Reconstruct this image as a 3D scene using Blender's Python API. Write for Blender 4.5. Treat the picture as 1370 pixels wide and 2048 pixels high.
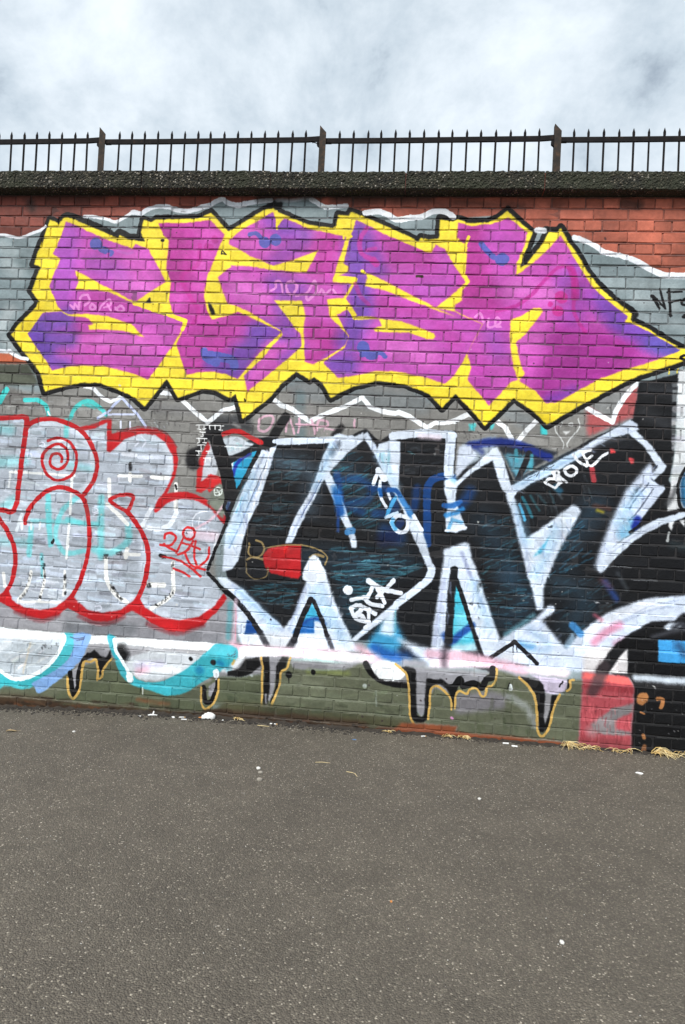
import bpy, bmesh, math, random
import numpy as np
from mathutils import Matrix, Vector

for o in list(bpy.data.objects):
    bpy.data.objects.remove(o)
scene = bpy.context.scene
COL = scene.collection
random.seed(11)
rng = np.random.default_rng(7)

# ------------------------------------------------------------------ camera
cam_data = bpy.data.cameras.new('camera')
cam = bpy.data.objects.new('camera', cam_data)
COL.objects.link(cam)
right = Vector((0.99332915, 0.10274545, 0.05235056))
down = Vector((0.04972949, 0.02790988, -0.99837268))
fwd = Vector((-0.10403935, 0.99431605, 0.02261422))
R = Matrix((right, -down, -fwd)).transposed().to_4x4()
R.translation = Vector((0.14453, -4.85215, 1.38865))
cam.matrix_world = R
cam_data.sensor_fit = 'VERTICAL'
cam_data.sensor_height = 36.0
cam_data.lens = 1420.0 / 2048.0 * 36.0
cam_data.clip_end = 2000.0
scene.camera = cam

# ------------------------------------------------------------------ sky and sun
SUN_EL, SUN_AZ = math.radians(46), math.radians(200)     # azimuth measured from +Y (north) clockwise
world = bpy.data.worlds.new('World')
scene.world = world
world.use_nodes = True
nt = world.node_tree
nt.nodes.clear()
def N(tree, typ, **kw):
    n = tree.nodes.new(typ)
    for k, v in kw.items():
        setattr(n, k, v)
    return n
out = N(nt, 'ShaderNodeOutputWorld')
bg = N(nt, 'ShaderNodeBackground')
bg.inputs['Strength'].default_value = 0.05
sky = N(nt, 'ShaderNodeTexSky')
sky.sky_type = 'NISHITA'
sky.sun_disc = False
sky.sun_elevation = SUN_EL
sky.sun_rotation = SUN_AZ
tc = N(nt, 'ShaderNodeTexCoord')
sep = N(nt, 'ShaderNodeSeparateXYZ')
nt.links.new(tc.outputs['Generated'], sep.inputs[0])
den = N(nt, 'ShaderNodeMath', operation='ADD'); den.inputs[1].default_value = 0.75
mx = N(nt, 'ShaderNodeMath', operation='MAXIMUM'); mx.inputs[1].default_value = 0.0
nt.links.new(sep.outputs['Z'], mx.inputs[0]); nt.links.new(mx.outputs[0], den.inputs[0])
dx = N(nt, 'ShaderNodeMath', operation='DIVIDE'); dy = N(nt, 'ShaderNodeMath', operation='DIVIDE')
nt.links.new(sep.outputs['X'], dx.inputs[0]); nt.links.new(den.outputs[0], dx.inputs[1])
nt.links.new(sep.outputs['Y'], dy.inputs[0]); nt.links.new(den.outputs[0], dy.inputs[1])
cmb = N(nt, 'ShaderNodeCombineXYZ')
nt.links.new(dx.outputs[0], cmb.inputs[0]); nt.links.new(dy.outputs[0], cmb.inputs[1])
n1 = N(nt, 'ShaderNodeTexNoise'); n1.inputs["Scale"].default_value = 4.6; n1.inputs['Detail'].default_value = 7; n1.inputs['Roughness'].default_value = 0.64; n1.inputs["Distortion"].default_value = 0.15
n2 = N(nt, 'ShaderNodeTexNoise'); n2.inputs["Scale"].default_value = 2.0; n2.inputs['Detail'].default_value = 3
mp2 = N(nt, 'ShaderNodeMapping'); mp2.inputs['Location'].default_value = (0.0, 0.0, 0.0)
nt.links.new(cmb.outputs[0], mp2.inputs[0])
nt.links.new(mp2.outputs[0], n1.inputs['Vector']); nt.links.new(mp2.outputs[0], n2.inputs['Vector'])
av = N(nt, 'ShaderNodeMix'); av.data_type = 'FLOAT'; av.inputs[0].default_value = 0.4
nt.links.new(n1.outputs[0], av.inputs[2]); nt.links.new(n2.outputs[0], av.inputs[3])
ramp = N(nt, 'ShaderNodeValToRGB')
ce = ramp.color_ramp.elements
ce[0].position = 0.40; ce[0].color = (2.9, 3.5, 4.2, 1)
ce[1].position = 0.60; ce[1].color = (8.0, 8.7, 9.3, 1)
e = ramp.color_ramp.elements.new(0.46); e.color = (5.1, 5.9, 6.6, 1)
e = ramp.color_ramp.elements.new(0.54); e.color = (6.9, 7.6, 8.2, 1)
nt.links.new(av.outputs[0], ramp.inputs[0])
mixs = N(nt, 'ShaderNodeMix'); mixs.data_type = 'RGBA'; mixs.inputs[0].default_value = 0.93
nt.links.new(sky.outputs[0], mixs.inputs[6]); nt.links.new(ramp.outputs[0], mixs.inputs[7])
nt.links.new(mixs.outputs[2], bg.inputs['Color'])
nt.links.new(bg.outputs[0], out.inputs['Surface'])

sun_d = bpy.data.lights.new('sun', 'SUN')
sun_d.energy = 1.5
sun_d.angle = math.radians(28)
sun_d.color = (1.0, 0.965, 0.92)
sun = bpy.data.objects.new('sun', sun_d)
COL.objects.link(sun)
to_sun = Vector((math.sin(SUN_AZ) * math.cos(SUN_EL), math.cos(SUN_AZ) * math.cos(SUN_EL), math.sin(SUN_EL)))
sun.rotation_euler = to_sun.to_track_quat('Z', 'Y').to_euler()
sun.location = (0, -6, 12)

vs = scene.view_settings
vs.view_transform = 'Standard'; vs.look = 'None'; vs.gamma = 1.0; vs.use_curve_mapping = False
vs.exposure = 1.36

# ------------------------------------------------------------------ wall lattice (metres)
HC = 0.0769336            # course height
Z0 = 3.61588              # bed joint 0
SM = 0.225                # stretcher module
XO = 2.6
ZC = Z0 - 40 * HC         # top of the splayed plinth course
PR = 0.056                # plinth projection
XL, XR = -6.2, 5.2        # extent of wall built
def ground_h(x):
    d = np.clip(-1.0 - np.asarray(x, float), 0, 2.4)
    return 0.044 - 0.0167 * d * d
def gh(x):
    return float(ground_h(x))

# ------------------------------------------------------------------ the painted surface, drawn in wall metres
TX0, TX1, TZ0, TZ1, RES = -4.0, 3.0, -0.12, 3.74, 340.0
TW, TH = int((TX1 - TX0) * RES), int((TZ1 - TZ0) * RES)
img = np.zeros((TH, TW, 3), np.float32)

def vnoise(h, w, cell, seed):
    r = np.random.default_rng(seed)
    gh_, gw_ = int(h / cell) + 3, int(w / cell) + 3
    g = r.random((gh_, gw_)).astype(np.float32)
    yy = np.arange(h, dtype=np.float32) / cell; xx = np.arange(w, dtype=np.float32) / cell
    yi = yy.astype(int); xi = xx.astype(int)
    fy = yy - yi; fx = xx - xi
    fy = (fy * fy * (3 - 2 * fy))[:, None]; fx = (fx * fx * (3 - 2 * fx))[None]
    a = g[yi][:, xi]; b = g[yi][:, xi + 1]; c = g[yi + 1][:, xi]; d = g[yi + 1][:, xi + 1]
    return (a * (1 - fx) + b * fx) * (1 - fy) + (c * (1 - fx) + d * fx) * fy
grain = rng.random((TH, TW)).astype(np.float32)

def lattice_tone():
    """one random tone for every brick of the wall, as fired clay varies"""
    z = TZ0 + (np.arange(TH) + .5) / RES; x = TX0 + (np.arange(TW) + .5) / RES
    k = np.floor((Z0 - z) / HC).astype(int)
    t = np.zeros((TH, TW), np.float32)
    for row in np.unique(k):
        r = np.random.default_rng(1000 + int(row))
        if row % 2 == 0:
            idx = np.floor((x + XO) / SM).astype(int)
        else:
            idx = np.floor((x + XO - SM / 4) / (SM / 2)).astype(int)
        vals = r.random(400).astype(np.float32)
        t[k == row] = vals[(idx + 60) % 400][None]
    return t
tone = lattice_tone()

def smooth(P, closed):
    P = np.asarray(P, float); n = len(P)
    if n < 3: return P
    o = []
    rngi = range(n if closed else n - 1)
    for i in rngi:
        p1, p2 = P[i], P[(i + 1) % n]
        p0 = P[(i - 1) % n] if (closed or i > 0) else p1
        p3 = P[(i + 2) % n] if (closed or i + 2 < n) else p2
        for t in (0, .2, .4, .6, .8):
            o.append(.5 * ((2 * p1) + (p2 - p0) * t + (2 * p0 - 5 * p1 + 4 * p2 - p3) * t * t + (3 * p1 - p0 - 3 * p2 + p3) * t ** 3))
    if not closed: o.append(P[-1])
    return np.array(o)

def box1(a, r, ax):
    if r < 1: return a
    pad = [(0, 0), (0, 0)]; pad[ax] = (r + 1, r)
    c = np.cumsum(np.pad(a, pad, mode='edge'), axis=ax, dtype=np.float32)
    n = a.shape[ax]
    if ax == 0: return (c[2 * r + 1:2 * r + 1 + n] - c[:n]) / (2 * r + 1)
    return (c[:, 2 * r + 1:2 * r + 1 + n] - c[:, :n]) / (2 * r + 1)

def px(P):
    P = np.asarray(P, float)
    return np.stack([(P[:, 0] / 1000 - TX0) * RES, (P[:, 1] / 1000 - TZ0) * RES], 1)

def fill_alpha(P, feather):
    """coverage of a polygon: returns (y0, x0, alpha)"""
    q = px(P); f = feather / 1000 * RES; pad = int(f * 1.5) + 3
    x0 = max(0, int(q[:, 0].min()) - pad); x1 = min(TW, int(q[:, 0].max()) + pad + 1)
    y0 = max(0, int(q[:, 1].min()) - pad); y1 = min(TH, int(q[:, 1].max()) + pad + 1)
    if x1 <= x0 or y1 <= y0: return None
    w, h = x1 - x0, y1 - y0
    A = np.zeros((h, w + 2), np.float32)
    ax_, ay = q[:, 0] - x0, q[:, 1] - y0
    bx, by = np.roll(ax_, -1), np.roll(ay, -1)
    for sub in (.25, .75):
        for r in range(h):
            yy = r + sub
            m = (ay <= yy) != (by <= yy)
            if not m.any(): continue
            xs = np.sort(ax_[m] + (yy - ay[m]) / (by[m] - ay[m]) * (bx[m] - ax_[m]))
            for i in range(0, len(xs) - 1, 2):
                a, b = max(0., min(xs[i], w)), max(0., min(xs[i + 1], w))
                ia, ib = int(a), int(b)
                A[r, ia] += .5 * (1 - (a - ia)); A[r, ia + 1] += .5 * (a - ia)
                A[r, ib] -= .5 * (1 - (b - ib)); A[r, ib + 1] -= .5 * (b - ib)
    A = np.cumsum(A, 1)[:, :w].clip(0, 1)
    r = int(round(f * .5))
    if r >= 1:
        for _ in range(2):
            A = box1(box1(A, r, 0), r, 1)
    return y0, x0, A

def stroke_alpha(P, width, feather):
    q = px(P); w2 = max(width / 1000 * RES / 2, .45); f = max(feather / 1000 * RES, .9)
    pad = int(w2 + f) + 3
    x0 = max(0, int(q[:, 0].min()) - pad); x1 = min(TW, int(q[:, 0].max()) + pad + 1)
    y0 = max(0, int(q[:, 1].min()) - pad); y1 = min(TH, int(q[:, 1].max()) + pad + 1)
    if x1 <= x0 or y1 <= y0: return None
    D = np.full((y1 - y0, x1 - x0), 1e6, np.float32)
    for a, b in zip(q[:-1], q[1:]):
        xa, xb = max(x0, int(min(a[0], b[0])) - pad), min(x1, int(max(a[0], b[0])) + pad + 1)
        ya, yb = max(y0, int(min(a[1], b[1])) - pad), min(y1, int(max(a[1], b[1])) + pad + 1)
        if xb <= xa or yb <= ya: continue
        X = np.arange(xa, xb, dtype=np.float32)[None] + .5 - a[0]; Y = np.arange(ya, yb, dtype=np.float32)[:, None] + .5 - a[1]
        d = b - a; L = max(float(d @ d), 1e-6)
        t = np.clip((X * d[0] + Y * d[1]) / L, 0, 1).astype(np.float32)
        dd = np.hypot(X - t * d[0], Y - t * d[1])
        s = D[ya - y0:yb - y0, xa - x0:xb - x0]
        np.minimum(s, dd, out=s)
    return y0, x0, np.clip(.5 + (w2 - D) / f, 0, 1)

MASK = None
def lay(res, colour, alpha, clip, tex=0.0):
    global img
    if res is None: return
    y0, x0, A = res
    h, w = A.shape
    A = A.astype(np.float32)
    if clip: A = A * MASK[y0:y0 + h, x0:x0 + w]
    g = grain[y0:y0 + h, x0:x0 + w]
    A = np.clip(A + (g - .5) * 1.5 * A * (1 - A), 0, 1) * alpha
    if tex:
        A = A * (1 - tex * g)
    s = img[y0:y0 + h, x0:x0 + w]
    s += A[..., None] * (np.array(colour, np.float32) / 255 - s)

# bare clay brick, mostly showing at the top of the wall
v1 = vnoise(TH, TW, 26, 1); v2 = vnoise(TH, TW, 90, 2); v3 = vnoise(TH, TW, 7, 3)
clay = np.array([170, 97, 76], np.float32) / 255
img[:] = clay * (0.86 + .16 * tone + .12 * (v1 - .5) + .16 * (v2 - .5) + .08 * (v3 - .5))[..., None]
xs_ = (TX0 + np.arange(TW) / RES)[None, :]
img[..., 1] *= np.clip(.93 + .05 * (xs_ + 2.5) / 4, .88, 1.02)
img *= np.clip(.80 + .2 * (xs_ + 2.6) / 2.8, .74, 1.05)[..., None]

def run_paint(text):
    global MASK
    r = random.Random(5)
    for ln in text.strip().split('\n'):
        if ln == 'X':
            MASK = None; continue
        kind, c, opt, pts = ln.split('|')
        c = [float(v) for v in c.split(',')]
        o = {}
        for t in opt.split():
            o[t[0]] = float(t[1:]) if len(t) > 1 else 1.0
        P = [[float(v) for v in t.split(',')] for t in pts.split()]
        clip = 'm' in o and MASK is not None
        if kind in 'FM':
            if 's' in o: P = smooth(P, True)
            res = fill_alpha(P, o['f'])
            lay(res, c, o['a'], False)
            if kind == 'M' and res is not None:
                if MASK is None: MASK = np.zeros((TH, TW), np.float32)
                y0, x0, A = res
                s = MASK[y0:y0 + A.shape[0], x0:x0 + A.shape[1]]
                np.maximum(s, A, out=s)
        elif kind == 'S':
            if 's' in o: P = smooth(P, False)
            lay(stroke_alpha(P, o['w'], o['f']), c, o['a'], clip)
        elif kind == 'H':
            res = fill_alpha(P, 6)
            if res is None: continue
            y0, x0, A = res
            old = MASK
            MASK = np.zeros((TH, TW), np.float32); MASK[y0:y0 + A.shape[0], x0:x0 + A.shape[1]] = A
            Q = np.array(P); lo, hi = Q.min(0), Q.max(0)
            n = 0; tries = 0
            while n < o['n'] and tries < 4000:
                tries += 1
                x, z = r.uniform(lo[0], hi[0]), r.uniform(lo[1], hi[1])
                j, i = int((x / 1000 - TX0) * RES), int((z / 1000 - TZ0) * RES)
                if not (0 <= i < TH and 0 <= j < TW) or MASK[i, j] < .4: continue
                n += 1
                an = math.radians(-o['g'] + r.gauss(0, 7)); l = o['l'] * r.uniform(.35, 1.2) / 2
                bend = r.uniform(-.08, .08) * l
                dx_, dz_ = math.cos(an) * l, math.sin(an) * l
                pp = smooth([[x - dx_, z - dz_], [x + bend * math.sin(an), z + bend * math.cos(an)], [x + dx_, z + dz_]], False)
                w = o['w'] * r.uniform(.5, 1.3)
                jit = r.uniform(.88, 1.12)
                cc = [min(255, max(0, v * jit * r.uniform(.97, 1.03))) for v in c]
                lay(stroke_alpha(pp, w, min(w * .6, 8)), cc, o['a'] * r.uniform(.45, 1.0), True, .35)
            MASK = old
PAINT = '''
F|128,142,146|a1 f3.5|-4578,3270 -2987,3399 -2908,3391 -2823,3379 -2754,3408 -2678,3436 -2636,3480 -2480,3536 -2353,3543 -2276,3538 -2174,3520 -2110,3502 -2049,3533 -1989,3576 -1926,3564 -1877,3589 -1816,3607 -1742,3608 -1654,3590 -1568,3585 -1483,3609 -1423,3621 -1376,3658 -1328,3670 -1296,3652 -1222,3626 -1150,3641 -1054,3656 -947,3666 -815,3664 -721,3684 -648,3649 -587,3614 -528,3620 -458,3630 -410,3609 -315,3580 -222,3586 -151,3563 -91,3529 -11,3547 69,3553 147,3588 227,3589 297,3554 321,3543 641,3568 847,3472 903,3461 1092,3423 1159,3401 1237,3367 1293,3328 1381,3307 1468,3285 1534,3252 1611,3208 1698,3176 1826,3172 3147,3177 3228,-60 -4188,-60
S|165,176,178|a0.55 f49.1 w82.5|-2981,3322 -2874,3274
S|168,178,180|a0.6 f56.1 w94.3|-2920,3186 -2825,3114
S|100,114,118|a0.5 f49.1 w70.7|-2962,3037 -2767,3028
S|175,182,184|a0.6 f56.1 w94.3|-2871,2841 -2940,2704
S|180,188,190|a0.6 f49.1 w70.7|-2895,2619 -2800,2548
S|98,112,114|a0.5 f49.1 w70.7|-2818,3212 -2723,3140
S|160,172,174|a0.5 f63.2 w94.3|1324,3108 1755,3081
S|172,182,184|a0.55 f56.1 w82.5|1523,2999 1760,2969
S|105,118,122|a0.5 f49.1 w70.7|1207,3287 1426,3256
S|165,176,180|a0.5 f49.1 w70.7|1549,2887 1829,2848
S|105,120,122|a0.5 f49.1 w94.3|1160,3367 1317,3266
S|150,164,166|a0.4 f49.1 w70.7|-834,3571 -619,3560
F|178,92,62|a1 f10.5|-4523,2549 -2928,2530 -2863,2528 -2797,2499 -2711,2470 -2704,2452 -2923,2452 -4513,2409
F|66,70,60|a1 f17.5|-4513,2409 -2923,2449 -2704,2455 -2589,2271 -2605,2319 -2912,2291 -4499,2229
S|105,110,96|a0.5 f35.1 w70.7|-2890,2349 -2683,2331
F|128,127,124|a1 f28.1|-4499,2229 -2912,2291 -2575,2246 -2301,2328 -2022,2289 -1828,2163 -1654,2348 -1574,2243 -1407,2308 -1216,2255 -1099,2105 -860,2326 -581,2417 -479,2256 -161,2395 24,2377 283,2225 368,2331 564,2109 755,2321 984,2136 1229,2280 1325,2162 1341,1796 -1265,1538 -1169,164 -4271,-60
S|100,98,95|a0.6 f42.1 w94.3|-2883,2236 -2751,2192
S|160,158,156|a0.45 f56.1 w141.4|-2516,2127 -2013,2132
S|100,100,102|a0.5 f49.1 w70.7|-1767,2177 -1460,2164
S|112,118,122|a0.6 f56.1 w129.6|-719,2342 -552,2301
S|112,120,124|a0.6 f63.2 w141.4|-318,2297 133,2265
S|120,128,132|a0.6 f56.1 w106|702,2251 839,2165
S|96,112,116|a0.8 f35.1 w70.7|-630,1133 -702,2296
S|150,146,145|a0.4 f56.1 w129.6|-972,2181 -437,2118
H|40,40,42|a0.55 f3.5 n40 l30.6 w10.6 g80|-2913,2297 -2574,2234 -2268,2208 -1766,2165 -1580,2136 -1453,2045 -1758,2022 -2136,2104 -2899,2089
H|200,205,208|a0.35 f3.5 n40 l47.1 w11.8 g0|-2911,2272 -2394,2204 -1766,2165 -1453,2045 -1758,2022 -2386,2071 -2899,2089
F|168,176,187|a1 f14|-4481,1992 -2896,2052 -2703,2053 -2681,2011 -2575,2052 -2487,2061 -2332,2024 -2230,2010 -2084,2069 -2063,2046 -2053,1878 -1976,1941 -1879,1987 -1757,2004 -1630,1943 -1569,1838 -1567,1708 -1619,1551 -1534,1567 -1424,1560 -1300,1507 -1197,1406 -1171,1372 -1285,1049 -1272,1024 -1154,856 -1255,732 -1432,662 -1553,666 -1740,724 -1781,781 -1925,713 -2096,678 -2264,762 -2360,697 -2548,661 -2676,676 -2744,744 -2809,752 -4378,644
F|140,140,146|a1 f21.1|-4378,644 -2810,764 -2485,677 -2264,762 -2047,681 -1782,805 -1553,666 -1254,721 -1154,856 -1119,869 -1077,674 -1045,537 -1194,533 -1987,537 -2795,548 -4342,501
S|100,105,110|a0.5 f49.1 w82.5|-2291,593 -1819,601
S|165,165,170|a0.5 f56.1 w82.5|-2722,601 -2354,589
S|128,128,134|a0.6 f56.1 w106|-1669,564 -1209,560
H|200,216,234|a0.75 f3.5 n170 l176.7 w23.6 g2|-2895,2040 -2703,2047 -2473,2055 -2217,2004 -2070,2046 -2058,1854 -1878,1969 -1756,1998 -1587,1837 -1618,1539 -1361,1528 -1196,1383 -1285,1049 -1268,755 -1494,682 -1743,760 -2048,705 -2266,786 -2549,684 -2811,776
H|104,107,115|a0.6 f3.5 n100 l141.4 w23.6 g2|-2895,2040 -2703,2047 -2473,2055 -2217,2004 -2070,2046 -2058,1854 -1878,1969 -1756,1998 -1587,1837 -1618,1539 -1361,1528 -1196,1383 -1285,1049 -1268,755 -1494,682 -1743,760 -2048,705 -2266,786 -2549,684 -2811,776
H|225,232,240|a0.5 f3.5 n60 l106 w14.1 g3|-2895,2040 -2473,2055 -2163,1934 -2147,1682 -2225,1534 -2480,1570 -2658,1368 -2851,1383
H|150,150,158|a0.6 f3.5 n40 l106 w30.6 g2|-2060,1686 -1620,1777 -1634,1609 -1815,1339 -1748,1057 -2069,1039 -2141,1394
H|222,228,238|a0.5 f3.5 n50 l82.5 w14.1 g5|-2818,885 -2213,945 -2279,797 -2486,689 -2730,721
S|215,224,236|a0.5 f28.1 w40.1 s|-2660,1975 -2510,2027 -2343,1999 -2223,1895 -2179,1789 -2173,1705 -2205,1607 -2263,1532
S|215,224,236|a0.5 f35.1 w47.1 s|-1995,1856 -1877,1951 -1754,1956 -1639,1895 -1603,1801 -1614,1682
S|215,224,236|a0.45 f35.1 w47.1 s|-1784,1245 -1757,1104 -1762,974
S|210,220,234|a0.5 f28.1 w40.1 s|-2693,736 -2576,697 -2425,722 -2304,796
S|210,220,234|a0.5 f28.1 w40.1 s|-2216,789 -2099,725 -1951,735 -1820,826
S|210,220,234|a0.5 f31.6 w47.1 s|-1732,784 -1606,721 -1458,701 -1316,752 -1212,829
S|88,205,208|a0.6 f14 w40.1|-2607,1274 -2613,1080
S|88,205,208|a0.7 f14 w42.4|-2495,1509 -2454,1161
S|88,205,208|a0.6 f14 w35.3 s|-2274,1508 -2381,1406 -2416,1260 -2405,1188 -2337,1108 -2200,1133
S|88,205,208|a0.6 f17.5 w35.3 s|-2339,1348 -2237,1329 -2112,1324
S|88,205,208|a0.55 f21.1 w47.1|-2093,1516 -2073,1098
S|88,205,208|a0.55 f21.1 w47.1 s|-2126,1143 -2000,1126 -1881,1216 -1882,1324
S|88,205,208|a0.5 f17.5 w30.6|-2604,1322 -2237,1329
S|120,212,216|a0.5 f42.1 w70.7|-2875,1735 -2683,1755
S|120,212,216|a0.5 f42.1 w70.7|-2891,1979 -2813,1970
S|120,212,216|a0.5 f35.1 w70.7|-2827,1408 -2766,1460
S|130,210,216|a0.5 f35.1 w47.1|-2352,1745 -2187,1716
S|120,212,216|a0.4 f42.1 w58.9|-2837,1165 -2632,1164
S|70,200,205|a0.5 f14 w25.9 s|-2518,1085 -2506,990 -2502,930
S|236,238,236|a0.9 f3.5 w18.9|-2793,1671 -2309,1663
S|236,238,236|a0.9 f3.5 w18.9|-2324,1662 -2323,1385
S|236,238,236|a0.85 f3.5 w18.9|-2324,1313 -2328,1072
S|228,232,234|a0.8 f3.5 w16.5|-2792,1653 -2799,1556
S|236,236,232|a0.9 f3.5 w23.6 s|-2796,935 -2783,839
S|236,236,232|a0.9 f3.5 w23.6 s|-2586,959 -2594,874 -2628,812 -2668,749
S|236,236,232|a0.9 f3.5 w21.2 s|-2489,971 -2488,869 -2509,753
S|236,236,232|a0.9 f3.5 w21.2|-2330,974 -2330,806
S|236,236,232|a0.85 f3.5 w18.9|-2667,740 -2352,755
S|236,236,232|a0.9 f3.5 w30.6 s|-2026,992 -2004,898 -1931,819 -1861,782
S|236,236,232|a0.9 f3.5 w28.3 s|-1538,1020 -1530,891 -1563,830 -1645,772 -1681,750
S|236,236,232|a0.9 f3.5 w35.3|-1728,920 -1599,920
S|236,236,232|a0.9 f3.5 w28.3 s|-2045,1650 -2035,1531
S|236,236,232|a0.9 f3.5 w21.2|-1978,1677 -1805,1679
S|236,236,232|a0.9 f3.5 w25.9|-1896,1693 -1891,1645
S|236,236,232|a0.9 f3.5 w28.3|-1731,1679 -1614,1676
S|225,230,240|a0.85 f3.5 w25.9|-1957,1832 -1857,1826
S|215,222,238|a0.8 f3.5 w25.9|-1832,1815 -1610,1822
S|236,236,232|a0.9 f3.5 w28.3 s|-2046,1471 -1980,1414 -1889,1335
S|226,232,240|a0.9 f3.5 w33 s|-1777,1329 -1678,1310 -1582,1351 -1538,1436
S|226,232,240|a0.8 f3.5 w30.6|-1724,1462 -1778,1341
S|236,236,232|a0.9 f3.5 w28.3|-1553,1637 -1546,1459
S|236,236,232|a0.9 f3.5 w25.9|-1900,1120 -1790,1126
S|236,236,232|a0.9 f3.5 w28.3|-1884,1157 -1884,1097
S|236,236,232|a0.9 f3.5 w28.3|-2035,1089 -2019,933
S|236,236,232|a0.9 f3.5 w25.9|-1542,1081 -1535,962
S|225,235,240|a0.7 f3.5 w23.6 s|-2683,1367 -2714,1244
S|230,235,238|a0.8 f3.5 w18.9|-2680,1318 -2676,1258
S|230,235,238|a0.8 f3.5 w16.5|-2609,1310 -2606,1262
S|230,235,238|a0.8 f3.5 w16.5|-2542,1313 -2542,1265
S|220,225,240|a0.8 f3.5 w11.8 s|-1822,1959 -1789,1925 -1811,1888
S|220,225,240|a0.8 f3.5 w11.8 s|-1877,1957 -1844,1922 -1867,1892
H|12,12,14|a0.95 f3.5 n20 l8.2 w10.6 g80|-2524,1073 -2486,1075 -2475,907 -2513,905
H|12,12,14|a0.95 f3.5 n10 l16.5 w16.5 g90|-2346,973 -2320,975 -2310,807 -2335,806
H|12,12,14|a0.95 f3.5 n14 l9.4 w10.6 g60|-2599,958 -2574,960 -2609,813 -2655,738 -2669,761 -2622,824
H|12,12,14|a0.95 f3.5 n12 l9.4 w10.6 g60|-2508,927 -2477,929 -2490,748 -2515,747
H|12,12,14|a0.95 f3.5 n16 l14.1 w14.1 g50|-2011,909 -1980,911 -1880,787 -1904,779
H|12,12,14|a0.95 f3.5 n18 l9.4 w9.4 g50|-1664,782 -1548,878 -1525,903 -1528,844 -1645,760
H|12,12,14|a0.95 f3.5 n9 l11.8 w14.1 g60|-1729,932 -1692,934 -1690,899 -1726,897
H|12,12,14|a0.95 f3.5 n6 l14.1 w18.9 g90|-1910,1776 -1879,1777 -1874,1706 -1905,1704
H|12,12,14|a0.95 f3.5 n7 l16.5 w14.1 g0|-1963,1134 -1908,1138 -1906,1108 -1961,1105
H|12,12,14|a0.95 f3.5 n7 l11.8 w14.1 g60|-2055,1111 -2012,1114 -2009,1078 -2053,1076
H|12,12,14|a0.95 f3.5 n4 l14.1 w9.4 g0|-1928,1869 -1891,1870 -1890,1855 -1927,1853
H|12,12,14|a0.95 f3.5 n6 l9.4 w9.4 g90|-1555,1092 -1535,1093 -1528,976 -1548,975
S|10,10,12|a1 f3.5 w11.8 s|-2431,1199 -2448,1174 -2439,1168 -2424,1193
S|10,10,12|a1 f7 w25.9|-1636,1129 -1599,1119
S|10,10,12|a1 f3.5 w16.5|-1556,1625 -1548,1602
S|40,90,110|a0.5 f14 w28.3|-2335,1879 -2335,1873
S|226,230,246|a0.85 f3.5 w7.1 s|-2595,1874 -2571,1894 -2545,1876 -2562,1858 -2595,1874
S|226,230,246|a0.85 f3.5 w7.1 s|-2593,1844 -2543,1852 -2548,1876
S|226,230,246|a0.8 f3.5 w7.1 s|-2668,1805 -2642,1806 -2634,1782 -2659,1769 -2668,1805
S|226,230,246|a0.85 f3.5 w7.1 s|-2157,1441 -2125,1437 -2112,1419 -2148,1406 -2156,1429
S|226,230,246|a0.85 f3.5 w7.1 s|-2141,1394 -2111,1402
S|226,230,246|a0.9 f3.5 w9.4 s|-2088,744 -2051,746 -2043,723 -2086,714
S|72,205,202|a1 f3.5 w40.1|-2904,2174 -2859,2262
S|72,205,202|a1 f3.5 w33 s|-2713,2196 -2623,2194 -2556,2156 -2529,2090
S|236,240,242|a1 f3.5 w14.1|-2535,2114 -2513,2076
S|72,205,202|a0.9 f7 w30.6 s|-2361,2078 -2328,2151 -2243,2206 -2152,2164 -2099,2111
H|72,205,202|a0.8 f3.5 n12 l47.1 w23.6 g30|-2315,2158 -2243,2215 -2140,2164 -2112,2129 -2240,2161
S|72,205,202|a0.6 f17.5 w35.3|-2385,2059 -2384,1949
S|190,200,232|a1 f3.5 w18.9|-1987,2229 -2087,2130 -2160,2085
S|190,200,232|a1 f3.5 w18.9|-1988,2235 -1863,2120 -1795,2032
S|200,208,236|a1 f3.5 w14.1|-2086,2110 -1887,2115
S|215,220,240|a1 f3.5 w14.1|-1981,2061 -1978,2019
S|215,220,240|a1 f3.5 w14.1|-1911,2058 -1912,2016
H|200,205,215|a0.6 f3.5 n12 l14.1 w11.8 g60|-1762,2093 -1639,2098 -1634,2014 -1757,2010
S|232,236,240|a1 f3.5 w28.3|-2275,2311 -2198,2289 -2145,2242 -2067,2203 -2030,2216 -1989,2253
S|232,236,240|a1 f3.5 w30.6|-1724,2280 -1619,2275
S|236,240,244|a1 f3.5 w30.6|-1543,2232 -1447,2152 -1351,2078 -1241,2171 -1194,2182
S|236,240,244|a1 f3.5 w30.6 s|-1211,2175 -1158,2195
S|236,240,244|a1 f3.5 w33|-899,2268 -831,2221 -759,2200 -697,2161 -624,2113 -498,2180 -384,2225 -265,2293 -210,2231 -116,2199 -35,2190 -13,2200 57,2176 187,2101 242,2137 309,2140 387,2160
S|236,240,244|a1 f3.5 w33 s|371,2150 415,2178 459,2202 481,2197
S|236,240,244|a1 f3.5 w33|645,2169 708,2126 751,2048 780,2006 853,2109 916,2173
S|222,176,196|a0.85 f3.5 w16.5 s|-980,2110 -982,2051 -945,2029 -900,2066 -885,2131 -934,2141 -980,2116
S|222,176,196|a0.85 f3.5 w16.5 s|-791,2035 -788,2093 -767,2129 -731,2025
S|222,176,196|a0.85 f3.5 w16.5|-696,2132 -702,2038
S|222,176,196|a0.85 f3.5 w16.5|-717,2094 -587,2089
S|222,176,196|a0.85 f3.5 w16.5|-613,2123 -584,2031
S|222,176,196|a0.85 f3.5 w16.5 s|-574,2054 -565,2119 -507,2115 -505,2086 -557,2078
S|222,176,196|a0.7 f3.5 w11.8|-516,2068 -445,2059
S|222,176,196|a0.8 f3.5 w14.1|-315,2134 -313,2088
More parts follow.
